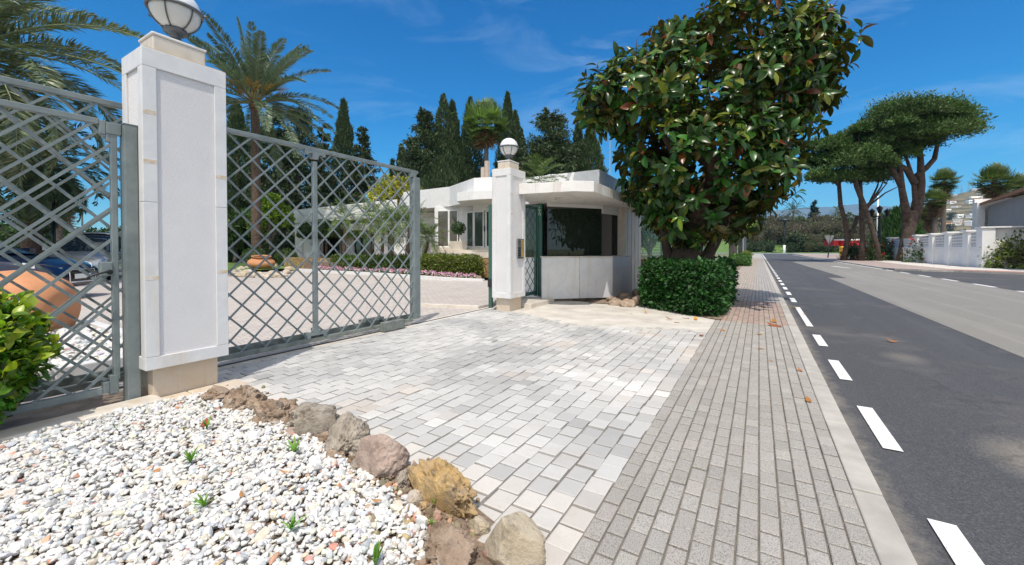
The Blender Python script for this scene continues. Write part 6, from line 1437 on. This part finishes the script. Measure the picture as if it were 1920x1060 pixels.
# hills and mountains
def ridge(name, D0, depth, pxs, ys, mat, n=120, seed=1, rough=.05, base=-2):
    px = np.linspace(pxs[0], pxs[-1], n); yy = np.interp(px, pxs, ys); V = []; rows = 14
    top = np.array([zpx(y, D0) for y in yy])
    for j in range(rows):
        v = j / (rows - 1); D = D0 - depth * (1 - v) if j < rows else D0
        for i in range(n):
            q = lw(px[i], D); hgt = base + (top[i] - base) * (v ** 1.25)
            hgt += (rough * top[i]) * mnoise.fractal(Vector((q[0] / D0 * 16, q[1] / D0 * 16, seed)), 1, 2, 5) * (v * (1.0 if v < 1 else .4)); V.append((q[0], q[1], hgt))
    for i in range(n): q = lw(px[i], D0 + depth); V.append((q[0], q[1], base))
    rows += 1; F = np.array([[j*n+i, j*n+i+1, (j+1)*n+i+1, (j+1)*n+i] for j in range(rows-1) for i in range(n-1)])
    mb = MB(); mb.add(V, F, None, True); return struct(mb.build(name, mat))
MT = simple('mountain_scrub', (.10,.115,.085), .95, var=.25, vs=.004, world=True, c2=(.15,.14,.11))
ridge('mountains', 6200, 2600, [700,900,1100,1250,1380,1440,1500,1560,1610,1650,1680,1720,1780,1900,2100], [430,415,405,398,396,397,390,388,383,386,388,376,372,392,420], MT, seed=2)
HL = simple('hill_scrub', (.085,.092,.045), .95, var=.5, vs=.035, world=True, c2=(.17,.14,.085), bump=1.0, bs=.08, bd=4)
ridge('hillside', 820, 420, [1600,1660,1700,1740,1770,1800,1830,1850,1880,1920,2000,2200], [440,420,402,385,371,363,356,353,358,366,385,420], HL, seed=5, rough=.04)
# hillside houses: each one its own body and roof
hs = random.Random(9); hg = 'houses on the far hillside'
def hz(px, D):
    yt = np.interp(px, [1600,1660,1700,1740,1770,1800,1830,1850,1880,1920,2000,2200],[440,420,402,385,371,363,356,353,358,366,385,420]); v = 1 - (820 - D) / 420
    return -2 + (zpx(yt, 820) + 2) * max(v, 0) ** 1.25
for i in range(74):
    if i < 34: px = 1752 + hs.random() * 150; D = 700 + 112 * hs.random(); w = hs.uniform(6, 13)
    else: px = 1745 + hs.random() * 160; D = 560 + 130 * hs.random(); w = hs.uniform(7, 14)
    x, y = lw(px, D); h = hs.uniform(3, 6); z = hz(px, D)
    t = thing('hillside_house', (x, y, z - 1), 'small white or ochre house among those scattered on the far hillside', 'house', hg, YAW + hs.uniform(-.4, .4)); d = hs.uniform(5, 8)
    mb = MB(); mb.box(-w/2, w/2, -d/2, d/2, -4, h, col=(1,1,1) if hs.random() < .72 else (.85,.62,.42)); mb.box(-w*.3,w*.3,-d/2-.02,-d/2+.02,h*.45,h*.7,col=(.15,.15,.17)); mb.build('walls', M['white'], t)
    mb = MB(); mb.box(-w/2-.3, w/2+.3, -d/2-.3, d/2+.3, h + .01, h + .7, col=(1,1,1) if hs.random() < .6 else (2.2,2.2,2.2)); mb.build('roof', M['rooftile'] if hs.random() < .45 else M['white'], t)
for px, yt, lb in ((1801,346,'left aerial pylon on the hill top'),(1814,343,'middle aerial pylon on the hill top'),(1822,344,'right aerial pylon on the hill top')):
    x, y = lw(px, 815); t = thing('pylon', (x, y, hz(px, 815) - 2), lb, 'pylon', 'pylons on the hill'); H = zpx(yt, 815) - hz(px, 815) + 2; mb = MB()
    for a in (-1, 1): mb.tube([(a*1.6*RX[0], a*1.6*RX[1], 0), (a*.4*RX[0], a*.4*RX[1], H)], .22, 4)
    for k in range(5): mb.bar((-1.4*RX[0],-1.4*RX[1],H*k/5),(1.2*RX[0],1.2*RX[1],H*(k+1)/5),.2,.2)
    mb.build('frame', M['signback'], t)
tr = broadleaf(7, 4.5, 500, (.06,.07,.025), 140, 'dark scrub tree on the lower hillside', (*lw(1720,420), 5), 'scrub trees below the hill', L=1.3, trunk=.1)
for i in range(46):
    px = 1690 + hs.random() * 215; D = 300 + 330 * hs.random(); x, y = lw(px, D); z = hz(px, D) if D > 420 else 2
    dup(tr, (x, y, z - .5), hs.uniform(0, 6), hs.uniform(.7, 1.5))
hz_ = MB(); hz_.box(-9000, 9000, -2500, 8500, -4, 900); ho = hz_.build('haze', None); tag(ho, kind='stuff')
hm = bpy.data.materials.new('haze_air'); hm.use_nodes = True; ht = hm.node_tree; ht.nodes.remove(ht.nodes['Principled BSDF'])
pv = ht.nodes.new('ShaderNodeVolumePrincipled'); pv.inputs['Color'].default_value = (.22, .58, 1.0, 1); pv.inputs['Density'].default_value = .00011
ht.links.new(pv.outputs[0], ht.nodes['Material Output'].inputs['Volume']); ho.data.materials.append(hm); ho['label'] = 'thin blue air over the far hills'
# villa chimneys
vl = bpy.data.objects['villa']
for px, yt in ((906.5,315),(913.5,303)):
    q = lw(px, 27); mb = MB(); mb.box(-.12,.12,-.12,.12,4.6,zpx(yt,27)); o = mb.build('chimney', simple('tan_chimney',(.46,.38,.32),.85), vl); o.location = (q[0]-vl.location[0], q[1]-vl.location[1], 0)

# ------------------------------------------------------------------ light, sky, camera
SUN = np.array([.20, -.43, 1.0]); SUN /= np.linalg.norm(SUN)
el = math.asin(SUN[2]); az = math.atan2(SUN[0], SUN[1])
ld = bpy.data.lights.new('sun', 'SUN'); ld.energy = 3.9; ld.angle = rad(.53); ld.color = (1.0, .925, .83)
lo = bpy.data.objects.new('sun', ld); COL.objects.link(lo); lo.rotation_euler = Vector(SUN).to_track_quat('Z', 'Y').to_euler(); lo.location = (0, 0, 50)
w = bpy.data.worlds.new('World'); S.world = w; w.use_nodes = True; t = w.node_tree; bg = t.nodes['Background']
sk = t.nodes.new('ShaderNodeTexSky'); sk.sky_type = 'NISHITA'; sk.sun_disc = False; sk.sun_elevation = el; sk.sun_rotation = az; sk.air_density = 1.0; sk.dust_density = .05; sk.ozone_density = 2.5; sk.altitude = 50
hs_ = N(t, 'ShaderNodeHueSaturation'); hs_.inputs['Hue'].default_value = .49; hs_.inputs['Saturation'].default_value = 1.42; hs_.inputs['Value'].default_value = 1.12; t.links.new(sk.outputs[0], hs_.inputs['Color'])
tc = N(t, 'ShaderNodeTexCoord').outputs['Generated']
mp = N(t, 'ShaderNodeMapping'); mp.inputs['Scale'].default_value = (1.6, 2.4, 7.0); mp.inputs['Rotation'].default_value = (.25, .1, .6); t.links.new(tc, mp.inputs[0])
n1 = noise(t, 1.6, 8, .62, mp.outputs[0], .7); n2 = noise(t, 1.1, 3, .5, tc)
cm = ramp(t, n1, [(.49, 0.0), (.85, .34)]); c2 = ramp(t, n2, [(.42, 0.0), (.62, 1.0)])
mul = N(t, 'ShaderNodeMath', operation='MULTIPLY'); t.links.new(cm, mul.inputs[0]); t.links.new(c2, mul.inputs[1])
sz = N(t, 'ShaderNodeSeparateXYZ'); t.links.new(tc, sz.inputs[0])
tint = ramp(t, sz.outputs[2], [(.02, (.46, .84, .97)), (.28, (.20, .70, .92)), (.55, (.10, .63, .88))])
blue = mixc(t, hs_.outputs[0], tint, 1.0, 'MULTIPLY')
fill_veil = N(t, 'ShaderNodeVectorMath', operation='DOT_PRODUCT'); vd_ = -F0 * .80 + np.array([0, 0, .60]); fill_veil.inputs[1].default_value = tuple(vd_); t.links.new(tc, fill_veil.inputs[0])
n3 = noise(t, 2.2, 6, .6, tc, .4); ad = N(t, 'ShaderNodeMath', operation='MULTIPLY_ADD'); ad.inputs[1].default_value = .5; t.links.new(n3, ad.inputs[0]); t.links.new(fill_veil.outputs['Value'], ad.inputs[2])
cl = mixc(t, blue, (9.0, 8.6, 8.0), ramp(t, ad.outputs[0], [(.42, 0.0), (.80, .85)]))      # bright cloud added behind the camera, out of view, to fill the shadows
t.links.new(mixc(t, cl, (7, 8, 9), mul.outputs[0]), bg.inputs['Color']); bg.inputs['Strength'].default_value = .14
cd = bpy.data.cameras.new('camera'); co = bpy.data.objects.new('camera', cd); COL.objects.link(co)
cd.sensor_width = 36; cd.sensor_fit = 'HORIZONTAL'; cd.lens = FPX / CW * 36; cd.shift_y = -(CH / 2 - CY) / CW; cd.clip_start = .05; cd.clip_end = 20000
co.matrix_world = Matrix(((RX[0], UP[0], -FW[0], 0), (RX[1], UP[1], -FW[1], 0), (RX[2], UP[2], -FW[2], EYE), (0, 0, 0, 1)))
S.camera = co
S.view_settings.view_transform = 'Standard'; S.view_settings.look = 'None'; S.view_settings.exposure = 0.12; S.view_settings.gamma = 1.0
S.cycles.max_bounces = 6; S.cycles.diffuse_bounces = 3; S.cycles.glossy_bounces = 3; S.cycles.transmission_bounces = 3; S.cycles.transparent_max_bounces = 4
S.cycles.use_denoising = True
